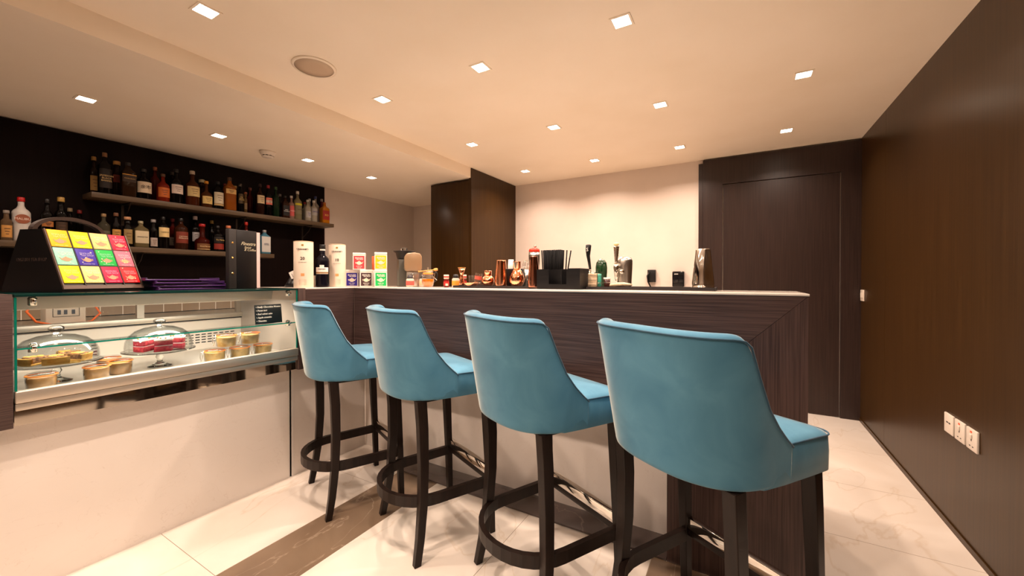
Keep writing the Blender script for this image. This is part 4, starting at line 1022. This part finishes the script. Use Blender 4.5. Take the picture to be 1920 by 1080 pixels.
# beer fonts stand on the work surface behind the bar top
def tap_green():
    t = thing('beer_tap', 'green glossy beer tap with a black swan neck handle', 'beer tap', (-.748, 2.40, .88))
    g = mat('green_enamel', (26,58,34), .15, coat=.8)
    b = B(); rows = []
    prof = [(.0372, .030), (.1, .029), (.2, .028), (.28, .032), (.34, .038), (.37, .039), (.40, .034), (.418, .022), (.424, .006)]
    b.lathe([(r, z) for z, r in prof], g, n=28, sx=.9, sy=1.2); b.build('column', t)
    b = B(); b.lathe([(.0385, .021), (.0385, .033), (.032, .036)], M_CHROME, n=28); b.build('base', t)
    b = B(); b.tube([(-.02, -.04, .33), (-.035, -.06, .325), (-.045, -.075, .322)], .013, M_CHROME, n=12)
    b.tube([(-.05, -.075, .355), (-.05, -.078, .32), (-.05, -.078, .285)], [.010, .009, .007], M_CHROME, n=12); b.tube([(-.07, -.078, .328), (-.045, -.078, .325)], .006, M_CHROME, n=10)
    b.build('spout', t)
    b = B(); b.tube([(-.048, -.072, .358), (-.054, -.072, .40), (-.060, -.074, .44), (-.060, -.074, .475), (-.058, -.074, .505), (-.058, -.074, .510)], [.007, .009, .011, .016, .017, .012], M_BLACK, n=14)
    b.text('S', .03, M_WINK, frame((-.060, -.0915, .478), (1, 0, 0), (0, 0, 1))); b.build('handle', t)
tap_green()
def tap_chrome():
    t = thing('beer_tap', 'tall brushed steel beer tap with a slim ribbed handle', 'beer tap', (-.606, 2.40, .888))
    b = B(); b.lathe([(.034, .0125), (.032, .02), (.032, .08), (.046, .36), (.047, .40), (.040, .418), (.02, .425), (.001, .426)], M_STEEL, n=32, sy=1.1)
    b.build('column', t)
    b = B(); b.lathe([(.013, 0), (.014, .01), (.016, .014), (.010, .03)], M_CHROME, n=18, M=frame((.0, -.045, .335), (1, 0, 0), (0, 0, 1))); b.build('badge', t)
    b = B(); b.tube([(-.034, -.05, .28), (-.034, -.056, .33), (-.034, -.056, .36), (-.034, -.056, .385)], [.008, .013, .017, .013], M_CHROME, n=14)
    b.tube([(-.01, -.04, .345), (-.034, -.055, .345)], .010, M_CHROME, n=12); b.build('spout', t)
    b = B(); pts = [(-.034, -.056, .386+.0085*k) for k in range(13)]
    b.tube(pts, [(.0085+.0007*k)*(1.05 if k % 2 else .96) for k in range(13)], M_CHROME, n=16)
    b.sphere((-.034, -.056, .498), .016, mat('ivory_cap', (240,220,160), .3), sz=.7, n=12); b.build('handle', t)
tap_chrome()
def big_shaker():
    t = thing('shaker_tin', 'tall polished steel shaker tin upside down at the right end of the mats', 'shaker', (-.150, 2.02, MZ+.0006))
    b = B(); b.lathe([(.001, .0), (.048, 0), (.0495, .002), (.0495, .007), (.0465, .010), (.0485, .022), (.0315, .178), (.030, .181), (.026, .182)], M_TIN, n=48, cap=False); b.build('body', t)
    b = B(); b.lathe([(.026, .1805), (.0255, .1795), (.001, .179)], M_TIN, n=48, cap=False); b.build('base', t)
big_shaker()

# ------------------------------------------------------------------ wall fittings
def wall_items():
    t = thing('plug_charger', 'black plug adaptor with a hanging cable in the back wall socket', 'plug', (-.797, 4.299, 1.19))
    b = B(); b.box(-.04, .04, -.05, 0, -.045, .085, M_BLACK, bev=.006); b.build('adaptor', t)
    b = B(); b.tube([(-.02, -.05, .06), (-.035, -.075, .02), (-.03, -.06, -.04), (.005, -.045, -.12), (.03, -.04, -.22), (.03, -.03, -.35)], .008, M_BLACK, n=8); b.build('cable', t)
    t = thing('soap_dispenser', 'glossy black wall dispenser on the white back wall', 'dispenser', (-.535, 4.299, 1.10))
    b = B(); b.box(-.055, .055, -.085, 0, 0, .155, mat('gloss_black', (16,16,20), .08), bev=.010, seg=3); b.build('case', t)
    b = B(); b.box(-.035, .0, -.0865, -.085, .125, .131, M_WINK); b.build('lettering', t)
wall_items()
def wall_plate(y, z, kind, lb):
    t = thing('wall_socket', lb, 'socket', (.866, y, z), 0, None)
    h = .046
    b = B(); b.box(-.009, 0, -h, h, -h, h, M_WHITE, bev=.003); b.build('plate', t)
    if kind == 'sock':
        b = B(); b.box(-.014, -.009, -.008, .008, .004, .024, M_WHITE, bev=.002); b.build('switch', t)
        b = B(); b.box(-.0105, -.009, -.006, .006, .030, .037, flat((255,86,20), .4)); b.build('indicator', t)
        b = B()
        for q in ((-.003, .003, -.006, .002), (-.018, -.008, -.030, -.026), (.008, .018, -.030, -.026)): b.box(-.0095, -.0088, *q, M_INK)
        b.build('slots', t)
    elif kind == 'data':
        b = B()
        for yy in (-.012, .012): b.box(-.0098, -.0088, yy-.008, yy+.008, .002, .008, M_INK)
        b.build('slots', t)
    else:
        for yy in (-.018, .018):
            b = B(); b.box(-.013, -.009, yy-.013, yy+.013, -.02, .02, M_WHITE, bev=.002); b.build('switch', t)
wall_plate(2.652, .492, 'data', 'white data socket plate, farthest of the three low on the right wall')
wall_plate(2.545, .492, 'sock', 'white switched socket with red indicator, middle of the three on the right wall')
wall_plate(2.438, .492, 'sock', 'white switched socket with red indicator, nearest of the three on the right wall')
wall_plate(4.205, 1.045, 'switch', 'white double light switch beside the dark door')

# ------------------------------------------------------------------ bar stools
def lerp(a, b_, t_): return a+(b_-a)*t_
def interp(tab, v):
    if v <= tab[0][0]: return tab[0][1]
    for (a, p), (c, q) in zip(tab[:-1], tab[1:]):
        if v <= c: return p+(q-p)*(v-a)/(c-a)
    return tab[-1][1]
ZTOP = [(-.222, 1.040), (-.200, 1.036), (-.186, 1.027), (-.177, 1.013), (-.170, .995), (-.160, .970), (-.143, .935), (-.108, .870), (-.066, .818), (-.034, .786), (-.005, .760)]
ZB, ZT = .667, 1.040
def shell_pt(u, z, off):
    """u in [-1,1] runs round the back from the left wing tip to the right; off = inward offset"""
    k = max(0, min(1, (z-ZB)/(ZT-ZB)))
    a = lerp(.230, .246, k**.8)-off
    yc = lerp(-.055, -.150, k)
    yr = lerp(-.250, -.306, k)+off
    bb = yc-yr; yf = -.005
    s_ = abs(u); f = .50
    if s_ > 1-f:
        # from the end of the arc (depends on height) forward to the seam
        q = (s_-(1-f))/f; x = a+(.006*q*(1-k)); y = yc+(yf-yc)*q
    else:
        ph = (s_/(1-f))*PI/2; e = 2/2.45
        x = a*math.sin(ph)**e; y = yc-bb*math.cos(ph)**e
    return Vector((math.copysign(x, u) if u else 0, y, z))
def make_stool(label):
    t = thing('bar_stool', label, 'bar stool', (0, 0, 0), 0, 'bar stools along the counter')
    us = [-1+2*k/72 for k in range(73)]; TH = .044
    def ztop(u):
        z = 1.0
        for _ in range(12): z = .5*z+.5*interp(ZTOP, shell_pt(u, z, 0).y)
        return z+.004*max(0, 1-2.2*abs(u))
    VS = [0, .03, .12, .25, .4, .55, .7, .82, .92, .975, 1]
    b = B(); rows = []; rim = []
    for u in us:
        zt = ztop(u); zz = [ZB+(zt-ZB)*v for v in VS]
        col = [shell_pt(u, z, 0) for z in zz]; rim.append(col[-1].copy())
        for fo, dz in ((.12, .007), (.32, .0125), (.55, .0135), (.8, .010), (.97, .003)):
            p = shell_pt(u, zt, TH*fo); p.z = zt+dz; col.append(p)
        col += [shell_pt(u, z, TH) for z in zz[::-1]]
        rows.append([tuple(p) for p in col])
    b.grid(rows, M_FAB, closed=True, caps=True)
    b.build('backrest', t, subsurf=1)
    b = B(); b.tube([(p.x*1.004, p.y-(.0012 if abs(p.x) < .2 else 0), p.z+.001) for p in rim], .0026, M_PIPE, n=6); b.build('back_piping', t)
    # seat cushion
    def plan(rz_, inset):
        pts = []; x1, yf, yb, rr = .245-inset, .184-inset, -.20, .035
        for (cx, cy, a0) in ((x1-rr, yf-rr, 0), (-x1+rr, yf-rr, PI/2)):
            for k in range(6): a = a0+PI/2*k/5; pts.append((cx+rr*math.cos(a), cy+rr*math.sin(a)))
        pts += [(-x1+.004, .07), (-x1+.010, -.03), (-x1+.018, -.10), (-.14, yb), (0, yb-.01), (.14, yb), (x1-.018, -.10), (x1-.010, -.03), (x1-.004, .07)]
        return pts
    b = B(); rows = []
    for z, ins in ((.6675, .004), (.670, .0), (.72, -.001), (.762, .001), (.769, .006), (.776, .022), (.785, .07), (.789, .13)):
        pl = plan(0, 0)
        sc = 1-ins/.243
        rows.append([(x*sc, (y-.0)*sc, z-(.003 if y > .1 and z > .76 else 0)) for x, y in pl])
    b.grid(rows, M_FAB, closed=True, caps=True); b.build('seat', t)
    b = B(); pl = plan(0, 0)[:12]; pl = [(.243-.010, -.025), (.240, .06)]+pl+[(-.240, .06), (-.243+.010, -.025)]
    b.tube([(x*1.0, y*1.0, .7665-(.002 if y > .1 else 0)) for x, y in pl], .0024, M_PIPE, n=6); b.build('seat_piping', t)
    b = B(); b.tube([(s_*.2305, -.004, z) for s_ in (1,) for z in (.669, .70, .74, .764)], .0011, M_PIPE, n=5); b.build('side_seam', t)
    b = B(); b.tube([(-.2305, -.004, z) for z in (.669, .70, .74, .764)], .0011, M_PIPE, n=5); b.build('side_seam', t)
    b = B(); b.box(-.19, .19, -.17, .165, .655, .6672, M_BLACK); b.build('seat_base', t)
    # legs
    def leg(pts, ws):
        b = B(); rows = []
        for (x, y, z), (wx, wy) in zip(pts, ws): rows.append([(x-wx, y-wy, z), (x+wx, y-wy, z), (x+wx, y+wy, z), (x-wx, y+wy, z)])
        b2 = B(); b2.grid(rows, M_LEG, closed=True, smooth=False, caps=True)
        bmesh.ops.recalc_face_normals(b2.bm, faces=b2.bm.faces)
        o = b2.build('leg', t); bv = o.modifiers.new('bev', 'BEVEL'); bv.width = .0025; bv.segments = 2; bv.limit_method = 'ANGLE'
    for s_ in (-1, 1):
        leg([(s_*.222, -.190, 0), (s_*.212, -.172, .10), (s_*.200, -.155, .24), (s_*.190, -.148, .40), (s_*.186, -.150, .55), (s_*.186, -.158, .668)],
            [(.0135, .0145), (.0155, .0165), (.0175, .018), (.0185, .0195), (.0185, .021), (.0185, .022)])
        leg([(s_*.214, .180, 0), (s_*.212, .172, .25), (s_*.208, .158, .55), (s_*.206, .152, .668)], [(.0135, .0135), (.016, .016), (.0185, .0185), (.019, .019)])
    # bent hoop foot rail and its metal capped front bar
    path = [(.207, .172), (.205, .10), (.202, 0.0), (.2, -.08)]
    for k in range(1, 16):
        a = PI/2*(1-k/8.0); path.append((.2*math.sin(a) if True else 0, -.08-.185*math.cos(a)))
    path += [(-.2, -.08), (-.202, 0.0), (-.205, .10), (-.207, .172)]
    clean = [path[0]]
    for p in path[1:]:
        if (Vector(p)-Vector(clean[-1])).length > .004: clean.append(p)
    rows = []
    for i, p in enumerate(clean):
        a = Vector(clean[max(i-1, 0)]); c = Vector(clean[min(i+1, len(clean)-1)]); tt = (c-a).normalized(); n_ = Vector((tt.y, -tt.x))*.010
        p = Vector(p); rows.append([(p.x+n_.x, p.y+n_.y, .217), (p.x+n_.x, p.y+n_.y, .262), (p.x-n_.x, p.y-n_.y, .262), (p.x-n_.x, p.y-n_.y, .217)])
    b = B(); b.grid(rows, M_LEG, closed=True, smooth=False, caps=True)
    o = b.build('foot_hoop', t)
    for f in o.data.polygons: f.use_smooth = False
    b = B(); b.box(-.198, .198, .165, .187, .236, .262, M_LEG, bev=.002); fb = b.build('foot_bar', t)
    b = B(); b.box(-.196, .196, .163, .1875, .2625, .303, M_CHROME, bev=.002); b.build('metal_sleeve', fb)
    return t
ST = [(-1.865, 1.468, -.405, 'teal velvet bar stool farthest left, next to the glass display case'),
      (-1.270, 1.459, -.421, 'teal velvet bar stool second from the display case'),
      (-.655, 1.405, -.478, 'teal velvet bar stool third from the display case'),
      (-.085, 1.327, -.562, 'teal velvet bar stool nearest the camera, in front of the mitred bar end')]
s0 = make_stool(ST[0][3])
for i, (x, y, a, lb) in enumerate(ST):
    o = s0 if i == 0 else copy_tree(s0)
    o['label'] = lb; o.location = (x, y, .0003); o.rotation_euler = (0, 0, a)
